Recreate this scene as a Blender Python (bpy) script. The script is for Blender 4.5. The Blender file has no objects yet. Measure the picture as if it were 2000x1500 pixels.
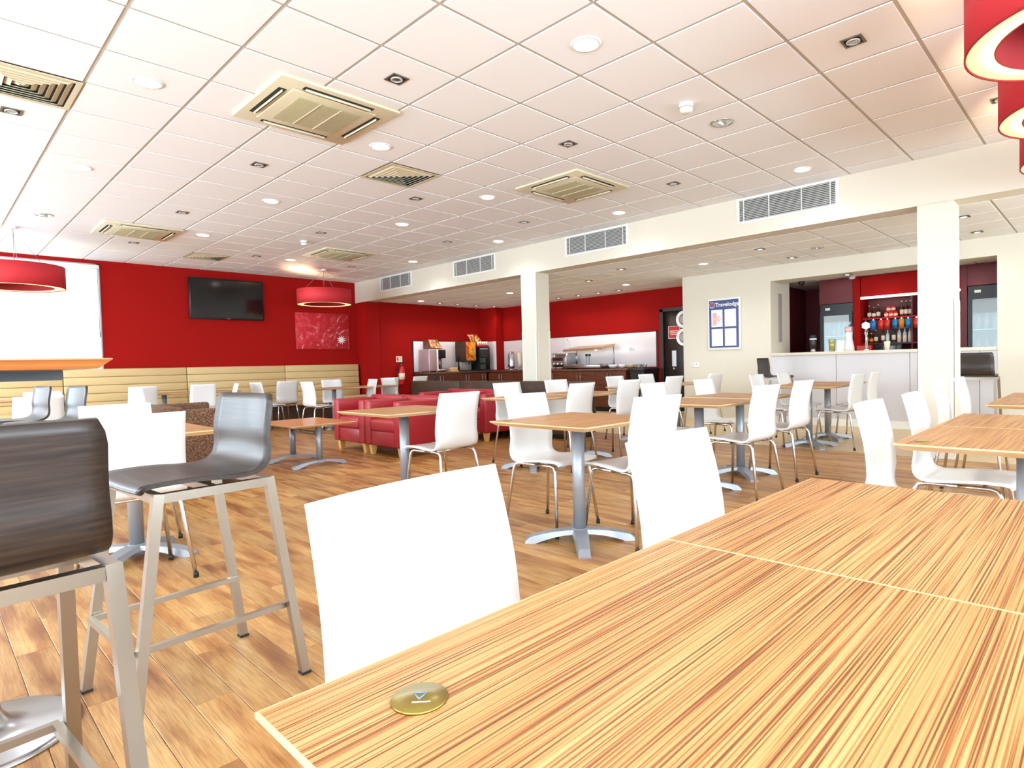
import bpy, bmesh, math, random
from mathutils import Vector, Matrix
random.seed(7)
PI = math.pi
scene = bpy.context.scene
COL = scene.collection

# ------------------------------------------------------------------ camera
CAM = (-0.8790, -3.9020, 1.0633)
cam_d = bpy.data.cameras.new('camera')
cam = bpy.data.objects.new('camera', cam_d); COL.objects.link(cam)
R = (Matrix.Rotation(-0.80987, 3, 'Z') @ Matrix.Rotation(1.54242, 3, 'X') @ Matrix.Rotation(-0.024515, 3, 'Z'))
cam.matrix_world = Matrix.Translation(CAM) @ R.to_4x4()
cam_d.sensor_width = 36.0
cam_d.lens = 1170.75 * 36.0 / 2000.0
cam_d.shift_x = (1000 - 1062.34) / 2000.0
cam_d.shift_y = (744.43 - 750) / 2000.0
cam_d.clip_start = 0.03
scene.camera = cam

# ------------------------------------------------------------------ world, daylight, exposure
W = bpy.data.worlds.new('world'); scene.world = W; W.use_nodes = True
W.node_tree.nodes['Background'].inputs[0].default_value = (0.93, 0.97, 1.0, 1)
W.node_tree.nodes['Background'].inputs[1].default_value = 4.5
def area(name, loc, rot, sx, sy, power, color=(1, 1, 1)):
    l = bpy.data.lights.new(name, 'AREA'); l.shape = 'RECTANGLE'; l.size = sx; l.size_y = sy
    l.energy = power; l.color = color
    o = bpy.data.objects.new(name, l); COL.objects.link(o); o.location = loc; o.rotation_euler = rot
    return o
ZC = 3.062      # main ceiling
ZL = 2.591      # lower ceiling
# daylight entering through the windows of the long window wall and of the wall behind the camera, plus added ceiling fill
for yc, k in ((-4.6, 1.0), (-0.6, .62), (3.4, .8), (7.0, 1.8)):
    area('window_skylight', (-3.62, yc, 1.75), (0, -PI/2, 0), 2.2, 2.9, 28*k, (0.74, 0.89, 1.0))
    area('ceiling_fill_light', (-3.64, yc, 1.6), (0, -PI/2 - math.radians(28), 0), 1.9, 2.9, 74*k, (0.54, 0.80, 1.0))   # added fill light, tilted up to brighten the ceiling
for xc, k in ((-1.6, 1.15), (2.2, 1.0), (6.0, .3)):
    area('window_skylight', (xc, -7.42, 1.75), (PI/2, 0, 0), 2.9, 2.2, 30*k, (0.74, 0.89, 1.0))
    area('ceiling_fill_light', (xc, -7.44, 1.6), (PI/2 + math.radians(28), 0, 0), 2.9, 1.9, 128*k, (0.54, 0.80, 1.0))  # second light is added fill, aimed up at the ceiling from the rear
vs = scene.view_settings
vs.view_transform = 'Standard'; vs.look = 'None'; vs.gamma = 1.0; vs.use_curve_mapping = False
vs.exposure = 0.45
scene.cycles.max_bounces = 5; scene.cycles.diffuse_bounces = 4; scene.cycles.glossy_bounces = 2; scene.cycles.transmission_bounces = 3; scene.cycles.transparent_max_bounces = 6
scene.cycles.caustics_reflective = False; scene.cycles.caustics_refractive = False; scene.cycles.adaptive_threshold = 0.08; scene.cycles.adaptive_min_samples = 16; scene.cycles.sample_clamp_indirect = 6.0

# ------------------------------------------------------------------ mesh helpers
class MB:
    def __init__(s): s.v = []; s.f = []; s.sm = []
    def add(s, vs_, fs, smooth=False):
        b = len(s.v); s.v += [tuple(p) for p in vs_]
        for f in fs: s.f.append(tuple(i + b for i in f)); s.sm.append(smooth)
        return s
    def box(s, x0, x1, y0, y1, z0, z1):
        v = [(x0,y0,z0),(x1,y0,z0),(x1,y1,z0),(x0,y1,z0),(x0,y0,z1),(x1,y0,z1),(x1,y1,z1),(x0,y1,z1)]
        return s.add(v, [(0,3,2,1),(4,5,6,7),(0,1,5,4),(1,2,6,5),(2,3,7,6),(3,0,4,7)])
    def bbox(s, x0, x1, y0, y1, z0, z1, r=0.01, seg=2, smooth=True):
        bm = bmesh.new()
        bmesh.ops.create_cube(bm, size=1)
        for v in bm.verts:
            v.co = Vector((x0 + (v.co.x + .5) * (x1 - x0), y0 + (v.co.y + .5) * (y1 - y0), z0 + (v.co.z + .5) * (z1 - z0)))
        bmesh.ops.bevel(bm, geom=bm.edges[:] , offset=r, segments=seg, profile=0.5, affect='EDGES')
        bm.verts.index_update()
        s.add([v.co[:] for v in bm.verts], [[v.index for v in f.verts] for f in bm.faces], smooth)
        bm.free(); return s
    def tube(s, pts, r, n=8, caps=True, r2=None, square=False):
        pts = [Vector(p) for p in pts]; m = len(pts); rings = []
        up = None
        for i, p in enumerate(pts):
            t = (pts[min(i+1, m-1)] - pts[max(i-1, 0)]).normalized()
            if up is None:
                up = Vector((0,0,1)) if abs(t.z) < .9 else Vector((0,1,0))
            a = t.cross(up)
            if a.length < 1e-5: a = t.cross(Vector((1,0,0)))
            a.normalize(); b = a.cross(t).normalized(); up = b
            rr = r if r2 is None else r + (r2 - r) * i / max(m - 1, 1)
            ring = []
            for k in range(n):
                an = 2*PI*(k + (.5 if square else 0))/n
                q = rr*(math.sqrt(2) if square else 1)
                ring.append(p + a*math.cos(an)*q + b*math.sin(an)*q)
            rings.append(ring)
        v = [q for ring in rings for q in ring]; f = []
        for i in range(m-1):
            for k in range(n):
                f.append((i*n+k, i*n+(k+1)%n, (i+1)*n+(k+1)%n, (i+1)*n+k))
        if not square:
            s.add(v, f, True)
            if caps:
                s.add(rings[0], [tuple(range(n))[::-1]]); s.add(rings[-1], [tuple(range(n))])
        else:
            if caps: f.append(tuple(range(n))[::-1]); f.append(tuple(range((m-1)*n, m*n)))
            s.add(v, f, False)
        return s
    def lathe(s, prof, n=24, c=(0,0,0), smooth=True, close=False):
        v = []; f = []; m = len(prof)
        for r, z in prof:
            for k in range(n):
                a = 2*PI*k/n; v.append((c[0]+r*math.cos(a), c[1]+r*math.sin(a), c[2]+z))
        for i in range(m-1):
            for k in range(n):
                f.append((i*n+k, i*n+(k+1)%n, (i+1)*n+(k+1)%n, (i+1)*n+k))
        if not close:
            if prof[0][0] > 1e-6: f.append(tuple(range(n))[::-1])
            if prof[-1][0] > 1e-6: f.append(tuple(range((m-1)*n, m*n)))
        else:
            for k in range(n): f.append(((m-1)*n+k, (m-1)*n+(k+1)%n, (k+1)%n, k))
        return s.add(v, f, smooth)
    def prism(s, poly, z0, z1, M=None):
        n = len(poly); v = [Vector((p[0],p[1],z0)) for p in poly] + [Vector((p[0],p[1],z1)) for p in poly]
        if M is not None: v = [M @ q for q in v]
        f = [tuple(range(n))[::-1], tuple(range(n, 2*n))] + [(i,(i+1)%n,n+(i+1)%n,n+i) for i in range(n)]
        return s.add(v, f)
    def mesh(s, name, mat):
        me = bpy.data.meshes.new(name)
        me.from_pydata(s.v, [], s.f); me.update()
        if any(s.sm):
            me.polygons.foreach_set('use_smooth', s.sm)
        bm = bmesh.new(); bm.from_mesh(me)
        bmesh.ops.remove_doubles(bm, verts=bm.verts, dist=1e-6)
        bmesh.ops.recalc_face_normals(bm, faces=bm.faces); bm.to_mesh(me); bm.free()
        if mat: me.materials.append(mat)
        return me
def obj(name, mb, mat, parent=None, loc=None, rz=0):
    me = mb.mesh(name, mat) if isinstance(mb, MB) else mb
    o = bpy.data.objects.new(name, me); COL.objects.link(o)
    if parent: o.parent = parent
    if loc: o.location = loc
    if rz: o.rotation_euler = (0,0,rz)
    return o
def tag(o, label=None, cat=None, group=None, kind=None):
    if label: o['label'] = label
    if cat: o['category'] = cat
    if group: o['group'] = group
    if kind: o['kind'] = kind
    return o
def thing(name, label, cat, loc=(0,0,0), rz=0, group=None):
    o = bpy.data.objects.new(name, None); COL.objects.link(o)
    o.empty_display_size = .1
    o.location = loc; o.rotation_euler = (0,0,rz)
    return tag(o, label, cat, group)
def kids(o): return [c for c in ALL_KIDS.get(o.name, [])]
def dup(root, loc, rz, label=None, group=None):
    def cp(o, parent):
        c = o.copy(); COL.objects.link(c)
        if parent: c.parent = parent
        for ch in o.children: cp(ch, c)
        return c
    r = cp(root, None); r.location = loc; r.rotation_euler = (0,0,rz)
    if label: r['label'] = label
    if group: r['group'] = group
    return r
def struct(name, mb, mat): return tag(obj(name, mb, mat), kind='structure')
def spline(pts, n):
    out = []; P = [Vector(p) for p in pts]; P = [2*P[0]-P[1]] + P + [2*P[-1]-P[-2]]
    segs = len(pts)-1
    for i in range(n+1):
        t = i/n*segs; k = min(int(t), segs-1); u = t-k
        a,b,c,d = P[k:k+4]
        out.append(.5*((2*b)+(c-a)*u+(2*a-5*b+4*c-d)*u*u+(3*b-a-3*c+d)*u**3))
    return out
def text_mesh(name, body, size, mat, extrude=0.0008, bold=0.0, align='CENTER'):
    cu = bpy.data.curves.new(name, 'FONT'); cu.body = body; cu.size = size; cu.extrude = extrude; cu.offset = bold
    cu.align_x = align; cu.align_y = 'CENTER'; cu.resolution_u = 3
    o = bpy.data.objects.new(name, cu); COL.objects.link(o)
    dg = bpy.context.evaluated_depsgraph_get()
    me = bpy.data.meshes.new_from_object(o.evaluated_get(dg)); bpy.data.objects.remove(o); bpy.data.curves.remove(cu)
    me.materials.clear(); me.materials.append(mat); me.name = name
    return me

# ------------------------------------------------------------------ materials
def s2l(c): return tuple(((x/255)/12.92 if x/255 <= .04045 else ((x/255+.055)/1.055)**2.4) for x in c)
def mat(name, rgb, rough=.5, metal=0, spec=.5, coat=0, emit=None, es=0, trans=0, alpha=1, bump=None):
    m = bpy.data.materials.new(name); m.use_nodes = True
    b = m.node_tree.nodes['Principled BSDF']
    b.inputs['Base Color'].default_value = (*s2l(rgb), 1)
    b.inputs['Roughness'].default_value = rough; b.inputs['Metallic'].default_value = metal
    b.inputs['Specular IOR Level'].default_value = spec
    b.inputs['Coat Weight'].default_value = coat; b.inputs['Coat Roughness'].default_value = .08
    b.inputs['Transmission Weight'].default_value = trans; b.inputs['Alpha'].default_value = alpha
    if emit:
        b.inputs['Emission Color'].default_value = (*s2l(emit), 1); b.inputs['Emission Strength'].default_value = es
    if bump:
        nt = m.node_tree; n = nt.nodes.new('ShaderNodeTexNoise'); n.inputs['Scale'].default_value = bump[0]; n.inputs['Detail'].default_value = 4
        tc = nt.nodes.new('ShaderNodeTexCoord'); nt.links.new(tc.outputs['Object'], n.inputs['Vector'])
        bp = nt.nodes.new('ShaderNodeBump'); bp.inputs['Strength'].default_value = bump[1]; bp.inputs['Distance'].default_value = .01
        nt.links.new(n.outputs['Fac'], bp.inputs['Height']); nt.links.new(bp.outputs['Normal'], b.inputs['Normal'])
    return m
def ramp_mat(name, scale, stops, rough=.4, detail=4, dist=0, noise_scale=1.0, obj_rand=0.0, coat=0, space='Object', mix2=None, rand_loc=False, bump=0):
    m = mat(name, (128,128,128), rough, coat=coat); nt = m.node_tree; b = nt.nodes['Principled BSDF']
    tc = nt.nodes.new('ShaderNodeTexCoord'); mp = nt.nodes.new('ShaderNodeMapping'); mp.inputs['Scale'].default_value = scale
    nt.links.new(tc.outputs[space], mp.inputs['Vector'])
    if rand_loc:
        oi = nt.nodes.new('ShaderNodeObjectInfo'); mu = nt.nodes.new('ShaderNodeMath'); mu.operation = 'MULTIPLY'; mu.inputs[1].default_value = 57.0
        nt.links.new(oi.outputs['Random'], mu.inputs[0]); cb = nt.nodes.new('ShaderNodeCombineXYZ')
        for i in range(3): nt.links.new(mu.outputs[0], cb.inputs[i])
        nt.links.new(cb.outputs[0], mp.inputs['Location'])
    n = nt.nodes.new('ShaderNodeTexNoise'); n.inputs['Scale'].default_value = noise_scale; n.inputs['Detail'].default_value = detail; n.inputs['Distortion'].default_value = dist
    nt.links.new(mp.outputs[0], n.inputs['Vector'])
    r = nt.nodes.new('ShaderNodeValToRGB'); cr = r.color_ramp
    while len(cr.elements) < len(stops): cr.elements.new(.5)
    for e, (p, c) in zip(cr.elements, stops): e.position = p; e.color = (*s2l(c), 1)
    nt.links.new(n.outputs['Fac'], r.inputs['Fac']); out = r.outputs['Color']
    if mix2:
        sc2, ns2, stops2, fac = mix2
        mp2 = nt.nodes.new('ShaderNodeMapping'); mp2.inputs['Scale'].default_value = sc2; nt.links.new(tc.outputs[space], mp2.inputs['Vector'])
        if rand_loc: nt.links.new(cb.outputs[0], mp2.inputs['Location'])
        n2 = nt.nodes.new('ShaderNodeTexNoise'); n2.inputs['Scale'].default_value = ns2; n2.inputs['Detail'].default_value = 5; n2.inputs['Distortion'].default_value = .6
        nt.links.new(mp2.outputs[0], n2.inputs['Vector'])
        r2 = nt.nodes.new('ShaderNodeValToRGB')
        while len(r2.color_ramp.elements) < len(stops2): r2.color_ramp.elements.new(.5)
        for e, (p, c) in zip(r2.color_ramp.elements, stops2): e.position = p; e.color = (*s2l(c), 1)
        nt.links.new(n2.outputs['Fac'], r2.inputs['Fac'])
        mx = nt.nodes.new('ShaderNodeMix'); mx.data_type = 'RGBA'; mx.blend_type = 'MULTIPLY'; mx.inputs[0].default_value = fac
        nt.links.new(out, mx.inputs[6]); nt.links.new(r2.outputs['Color'], mx.inputs[7]); out = mx.outputs[2]
    if obj_rand:
        oi2 = nt.nodes.new('ShaderNodeObjectInfo'); mr = nt.nodes.new('ShaderNodeMapRange')
        mr.inputs['To Min'].default_value = 1-obj_rand; mr.inputs['To Max'].default_value = 1+obj_rand*.5
        nt.links.new(oi2.outputs['Random'], mr.inputs['Value'])
        hs = nt.nodes.new('ShaderNodeHueSaturation'); nt.links.new(mr.outputs[0], hs.inputs['Value']); nt.links.new(out, hs.inputs['Color']); out = hs.outputs[0]
    nt.links.new(out, b.inputs['Base Color'])
    if bump:
        bp = nt.nodes.new('ShaderNodeBump'); bp.inputs['Strength'].default_value = bump; bp.inputs['Distance'].default_value = .004
        nt.links.new(n.outputs['Fac'], bp.inputs['Height']); nt.links.new(bp.outputs['Normal'], b.inputs['Normal'])
    return m
def glass_mat(name, tint=(235,245,245), fac=.12):
    m = bpy.data.materials.new(name); m.use_nodes = True; nt = m.node_tree; nt.nodes.clear()
    o = nt.nodes.new('ShaderNodeOutputMaterial'); t = nt.nodes.new('ShaderNodeBsdfTransparent'); t.inputs[0].default_value = (*s2l(tint), 1)
    g = nt.nodes.new('ShaderNodeBsdfGlossy'); g.inputs['Roughness'].default_value = .04; mx = nt.nodes.new('ShaderNodeMixShader'); mx.inputs[0].default_value = fac
    nt.links.new(t.outputs[0], mx.inputs[1]); nt.links.new(g.outputs[0], mx.inputs[2]); nt.links.new(mx.outputs[0], o.inputs[0]); return m
def emit_mat(name, rgb, s):
    m = bpy.data.materials.new(name); m.use_nodes = True; nt = m.node_tree; nt.nodes.clear()
    o = nt.nodes.new('ShaderNodeOutputMaterial'); e = nt.nodes.new('ShaderNodeEmission'); e.inputs[0].default_value = (*s2l(rgb), 1); e.inputs[1].default_value = s
    nt.links.new(e.outputs[0], o.inputs[0]); return m

M = {}
M['tile'] = mat('ceiling tile', (243,243,243), .9, spec=.1, bump=(160,.06))
M['grid'] = mat('ceiling grid', (196,190,180), .7, spec=.1)
M['slab'] = mat('ceiling void', (150,145,138), .9)
M['red'] = mat('red paint', (156,15,10), .7, spec=.12, bump=(60,.02))
M['darkred'] = mat('dark red paint', (110,22,28), .5)
M['cream'] = mat('cream paint', (218,210,193), .7, spec=.3, bump=(80,.02))
M['white'] = mat('white paint', (238,236,230), .5)
M['shell'] = mat('white lacquered ply', (226,224,222), .3, coat=.25)
M['shell_bar'] = mat('off-white panel', (204,199,201), .35)
M['chrome'] = mat('chrome', (222,222,225), .2, metal=1)
M['nickel'] = mat('brushed nickel', (168,159,146), .3, metal=1)
M['silver'] = mat('silver paint', (156,160,167), .38, metal=.45)
M['steel'] = mat('steel', (190,190,192), .28, metal=1)
M['rubber'] = mat('black rubber', (26,24,24), .6)
M['black'] = mat('black plastic', (22,22,24), .4)
M['screen'] = mat('tv screen', (14,14,17), .12, spec=.6)
M['oak_edge'] = ramp_mat('beech edge', (3,3,60), [(.3,(206,168,118)),(.7,(224,192,146))], rough=.4)
M['laminate'] = ramp_mat('zebrano laminate', (1.0,215,1), [(.34,(116,66,30)),(.44,(160,102,54)),(.50,(190,138,82)),(.66,(206,158,102))], rough=.42, detail=1.5, dist=.08, noise_scale=2.0, coat=0, rand_loc=True, mix2=((.35,10,1),1.5,[(.35,(230,212,194)),(.65,(255,255,255))],.6))
M['coffee'] = ramp_mat('orange laminate', (.6,30,1), [(.3,(168,92,44)),(.5,(196,118,60)),(.72,(208,138,78))], rough=.28, detail=3, dist=.2, noise_scale=1.6, coat=.2)
M['plank'] = ramp_mat('oak plank', (9,1.3,1), [(.28,(138,84,38)),(.40,(168,113,58)),(.52,(194,146,86)),(.72,(210,170,110))], rough=.36, detail=7, dist=.35, noise_scale=1.6, obj_rand=.2, rand_loc=True, mix2=((110,4,1),2.0,[(.3,(204,178,148)),(.6,(255,255,255))],.8))
M['planks'] = ramp_mat('oak planks far', (9,1.3,1), [(.28,(136,82,36)),(.40,(160,106,54)),(.52,(182,132,76)),(.72,(198,154,98))], rough=.36, detail=7, dist=.35, noise_scale=1.6, mix2=((8.5,.9,1),1.0,[(.3,(190,165,140)),(.7,(255,255,255))],.9))
M['screed'] = mat('floor joint', (70,46,26), .8)
M['vinyl'] = ramp_mat('pale vinyl floor', (4,4,4), [(.35,(206,178,132)),(.65,(218,192,146))], rough=.35, noise_scale=3)
M['wenge'] = ramp_mat('wenge veneer', (2.2,50,70), [(.3,(30,21,17)),(.55,(48,36,29)),(.8,(66,51,42))], rough=.4, detail=4, noise_scale=2, coat=.04)
M['bench'] = mat('beige leatherette', (206,178,126), .5, bump=(120,.03))
M['redleather'] = mat('red leather', (158,26,36), .36, bump=(90,.05))
M['tweed'] = ramp_mat('brown tweed', (1,1,1), [(.38,(62,40,28)),(.5,(98,68,48)),(.64,(134,98,72))], rough=.95, detail=3, noise_scale=110)
M['brown'] = ramp_mat('brown leather', (1,1,1), [(.3,(52,33,19)),(.7,(74,50,29))], rough=.6, noise_scale=4)
M['beech'] = mat('beech foot', (222,170,98), .45)
M['walnut'] = ramp_mat('walnut veneer', (1.2,1.2,16), [(.3,(70,32,16)),(.6,(104,50,26)),(.8,(122,62,34))], rough=.3, detail=4, noise_scale=2.2, coat=.2)
M['walnut_top'] = ramp_mat('walnut worktop', (2,14,2), [(.3,(74,44,28)),(.7,(112,72,48))], rough=.3, noise_scale=2)
M['splash'] = mat('white splashback', (232,220,220), .25)
M['doordark'] = mat('dark door', (46,34,30), .35)
M['cassette'] = mat('aged cream plastic', (216,206,176), .5)
M['grille'] = mat('cream grille', (166,154,116), .6)
M['guard'] = mat('pale corner guard', (228,222,210), .4)
M['grille_hi'] = mat('grille slat', (196,186,150), .6)
M['slot'] = mat('dark slot', (36,34,25), .8)
M['vent'] = mat('grey grille metal', (202,200,196), .4, metal=.2)
M['ventdark'] = mat('vent void', (40,42,46), .8)
M['spotframe'] = mat('spot frame', (120,110,98), .4, metal=.6)
M['lamp'] = emit_mat('lit downlight', (255,250,238), 14)
M['lamp_s'] = emit_mat('lit spot', (255,240,214), 10)
M['strip'] = emit_mat('pelmet strip', (255,246,236), 2.2)
M['fstrip'] = emit_mat('fridge strip', (240,246,255), 1.2)
M['fliner'] = mat('fridge liner', (92,98,100), .5)
M['canopy'] = mat('steel canopy painted lamp glow', (206,176,132), .3, metal=.8)  # golden glow of the heat lamps put into the steel's colour
M['lampdim'] = mat('unlit reflector', (214,216,214), .15, metal=1)
M['shade'] = mat('red shade fabric', (190,36,44), .75)
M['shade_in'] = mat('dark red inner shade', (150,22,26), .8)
M['diff'] = mat('cream diffuser', (255,228,170), .8, emit=(255,214,140), es=1.3)
M['wire'] = mat('wire', (150,150,150), .4, metal=.8)
M['blind'] = None
M['navy'] = mat('navy print', (44,58,120), .4)
M['paper'] = mat('paper', (240,238,236), .7)
M['pinkpaper'] = mat('pink print', (226,170,166), .7)
M['redprint'] = mat('red print', (200,40,36), .5)
M['greyprint'] = mat('grey print', (176,174,180), .7)
M['skyprint'] = mat('light blue print', (96,150,214), .5)
M['brass'] = mat('brass', (150,128,64), .3, metal=.85)
M['etch'] = mat('etched blue grey', (110,124,150), .4)
M['socket'] = mat('socket plastic', (236,232,226), .4)
M['lilac'] = mat('pinkish steel', (188,160,160), .35, metal=.3)
M['bottle_g'] = mat('green bottle', (38,62,34), .15, coat=.4)
M['bottle_b'] = mat('brown bottle', (58,30,18), .15, coat=.4)
M['bottle_c'] = mat('clear bottle', (196,206,206), .12, coat=.5)
M['label_w'] = mat('cream label', (236,214,190), .6)
M['label_o'] = mat('orange label', (226,132,36), .6)
M['blue_pack'] = mat('blue packet', (38,118,176), .35)
M['red_pack'] = mat('red packet', (212,48,34), .35)
M['orange_pack'] = mat('orange packet', (206,128,38), .35)
M['beer'] = mat('lager', (255,190,40), .2, emit=(232,150,20), es=.0)
M['foam'] = mat('foam', (246,236,214), .8)
M['glass'] = glass_mat('clear glass')
M['glassd'] = glass_mat('door glass', (205,215,212), .06)
M['extred'] = mat('extinguisher red', (200,24,24), .3, coat=.4)
M['art'] = ramp_mat('red canvas', (1,1,1), [(.44,(186,24,36)),(.60,(204,62,70)),(.74,(236,190,190))], rough=.8, detail=9, dist=2.2, noise_scale=4.5)
M['fruit'] = ramp_mat('fruit print', (1,1,1), [(.35,(190,40,20)),(.5,(232,140,36)),(.62,(240,190,60)),(.75,(120,60,20))], rough=.4, detail=2, noise_scale=7)
M['bean'] = ramp_mat('bean print', (1,1,1), [(.4,(84,36,16)),(.52,(190,104,40)),(.66,(240,180,90))], rough=.4, detail=2, noise_scale=16)
M['frame'] = mat('grey window frame', (176,172,176), .4)
M['greypanel'] = mat('grey panel', (168,160,156), .5)
m = bpy.data.materials.new('translucent blind'); m.use_nodes = True; nt = m.node_tree; nt.nodes.clear()
o_ = nt.nodes.new('ShaderNodeOutputMaterial'); t_ = nt.nodes.new('ShaderNodeBsdfTranslucent'); d_ = nt.nodes.new('ShaderNodeBsdfDiffuse'); x_ = nt.nodes.new('ShaderNodeMixShader')
t_.inputs[0].default_value = d_.inputs[0].default_value = (.92,.92,.93,1); x_.inputs[0].default_value = .35
nt.links.new(t_.outputs[0], x_.inputs[1]); nt.links.new(d_.outputs[0], x_.inputs[2]); nt.links.new(x_.outputs[0], o_.inputs[0]); M['blind'] = m

# ------------------------------------------------------------------ setting
YW = 8.95     # red wall
XB = 6.29     # bulkhead face
XW = 8.93     # white bar wall
XR = 10.05    # red alcove wall
YA = 8.55     # alcove side wall
XL, YR = -3.5, -7.3
# floor
fl = struct('floor', MB().box(XL, XB+.02, YR, YW+.3, -.12, -.004), M['screed'])
PW, PL = .1175, 1.02
pm = MB().bbox(-PW/2+.0008, PW/2-.0008, -PL/2+.0008, PL/2-.0008, -.006, 0, .0012, 1, False).mesh('plank', M['plank'])
cands = []
nx0 = int((XL - (-.066)) / PW) - 1
for i in range(nx0, 200):
    x = -.066 + (i + .5) * PW
    if x - PW/2 < XL or x + PW/2 > XB + .02: continue
    off = (i * .3719 % 1) * PL
    k = int((YR - off) / PL) - 1
    while True:
        y = off + (k + .5) * PL; k += 1
        if y - PL/2 < YR: continue
        if y + PL/2 > YW + .2: break
        cands.append((x, y))
def vis(x, y):
    dx, dy = x - CAM[0], y - CAM[1]; d = dx*.724 + dy*.690; l = dx*.690 - dy*.724
    if d < .5: return 1e9
    px = 1062 + 1171*l/d; py = 712 + 1171*1.06/d
    if not (-80 < px < 2080): return 1e9
    if py > 1640 or (py > 1100 and px > 1050): return 1e8
    return d
cands.sort(key=lambda c: vis(*c))
for (x, y) in cands[:300]:
    o = obj('plank', pm, None, fl, (x, y, 0))
rest = MB()
for (x, y) in cands[300:]:
    rest.box(x-PW/2+.0006, x+PW/2-.0006, y-PL/2+.0006, y+PL/2-.0006, -.006, 0)
tag(obj('planks', rest, M['planks'], fl), kind='stuff')
struct('floor', MB().box(XB+.02, 12.2, YR, 9.2, -.12, 0), M['vinyl'])
# main ceiling: slab, grid, tiles
ce = struct('ceiling', MB().box(XL, XB+.3, YR, YW+.2, ZC+.02, ZC+.2), M['slab'])
g = MB()
ni0, ni1, nj0, nj1 = -6, 10, -12, 15
for i in range(ni0, ni1+1): g.box(i*.6-.012, i*.6+.012, YR, YW, ZC+.006, ZC+.02)
for j in range(nj0, nj1): g.box(XL, XB, j*.6-.012, j*.6+.012, ZC+.0065, ZC+.019)
obj('ceiling_grid', g, M['grid'], ce)
cut = {(-1,2), (4,2), (4,12)}
tm = MB().bbox(-.2875, .2875, -.2875, .2875, ZC, ZC+.018, .0015, 1, False).mesh('ceiling_tile', M['tile'])
edge_m = MB().bbox(-.2875, .13, -.2875, .2875, ZC, ZC+.018, .0015, 1, False).mesh('ceiling_tile', M['tile'])
outer = MB()
for i in range(ni0, ni1+1):
    for j in range(nj0, nj1):
        x, y = i*.6+.3, j*.6+.3
        if (i, j) in cut: continue
        seen = (i >= -2 and j >= -6) and ((i+1.5)*.69 - (j+6.5)*.72 < 9) and not (i < 0 and j < -1) and not (i < 3 and j < -3)
        if i == ni1:
            if seen: obj('ceiling_tile', edge_m, None, ce, (x, y, 0))
            else: outer.box(x-.2875, x+.13, y-.2875, y+.2875, ZC, ZC+.018)
        elif seen: obj('ceiling_tile', tm, None, ce, (x, y, 0))
        else: outer.box(x-.2875, min(x+.2875, XB), y-.2875, y+.2875, ZC, ZC+.018)
tag(obj('ceiling_tiles', outer, M['tile'], ce), kind='stuff')
# lower ceiling
lo = struct('ceiling', MB().box(XB+.3, XR+.2, YR, YW, ZL+.02, ZL+.2), M['slab'])
g = MB()
for i in range(7): g.box(6.6+i*.6-.012, 6.6+i*.6+.012, YR, YA, ZL+.006, ZL+.02)
for j in range(-12, 15): g.box(XB+.26, XR, j*.6-.012, j*.6+.012, ZL+.0065, ZL+.019)
obj('ceiling_grid', g, M['grid'], lo)
tl = MB().bbox(-.2875, .2875, -.2875, .2875, ZL, ZL+.018, .0015, 1, False).mesh('ceiling_tile', M['tile'])
outer = MB()
for i in range(6):
    for j in range(-12, 14):
        x, y = 6.9+i*.6, j*.6+.3
        if x > XW - .1 and y < 1.5: continue
        if j >= -7: obj('ceiling_tile', tl, None, lo, (x, y, 0))
        else: outer.box(x-.2875, x+.2875, y-.2875, y+.2875, ZL, ZL+.018)
tag(obj('ceiling_tiles', outer, M['tile'], lo), kind='stuff')
# walls
WX0, WX1, WZ0, WZ1 = -2.6, 1.43, .95, 3.0
w = MB()
w.box(WX1, XB+.02, YW, YW+.2, 0, ZC+.02); w.box(XL, WX0, YW, YW+.2, 0, ZC+.02); w.box(WX0, WX1, YW, YW+.2, 0, WZ0); w.box(WX0, WX1, YW, YW+.2, WZ1, ZC+.02)
struct('wall_far', w, M['red'])
struct('wall_alcove_side', MB().box(6.62, XR+.2, YA, YA+.2, 0, ZL+.05).box(XB+.02, 6.62, YA-.06, YA+.4, 0, ZL+.05), M['red'])
struct('wall_alcove_back', MB().box(XR, XR+.2, 3.02, YA, 0, ZL+.05).box(XR, XR+.2, 1.7, 2.12, 0, ZL+.05).box(XR, XR+.2, 2.12, 3.02, 2.12, ZL+.05).box(XR-.28, XR, 7.95, YA, 0, ZL+.05), M['red'])
struct('wall_bulkhead', MB().box(XB, XB+.3, YR, YW, ZL, ZC+.02), M['cream'])
OY0, OY1, OZ0, OZ1 = -2.79, .22, 1.14, 2.34
w = MB()
w.box(XW, XW+.8, OY1, 1.86, 0, ZL+.03); w.box(XW, XW+.3, YR, OY0, 0, ZL+.03); w.box(XW, XW+.45, OY0, OY1, OZ1, ZL+.03)
struct('wall_bar', w, M['cream'])
struct('wall_bar_back', MB().box(11.6, 11.7, -4.2, 1.6, 0, 2.6).box(XW+.8, 11.6, .62, .72, 0, 2.6).box(XW+.3, 11.6, -4.2, -4.1, 0, 2.6), M['darkred'])
struct('wall_corridor', MB().box(XR+.2, 11.6, 3.02, 3.1, 0, ZL), M['cream'])
bc = struct('ceiling', MB().box(XW+.3, 11.7, -4.2, .72, 2.43, 2.55), M['slab'])
g = MB()
for i in range(5):
    for j in range(8):
        x, y = 9.75+i*.6, -3.9+j*.6
        if x < 11.6 and y < .6: obj('ceiling_tile', MB().bbox(x-.29, x+.29, y-.29, y+.29, 2.415, 2.435, .005, 1, False), M['tile'], bc)
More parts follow.
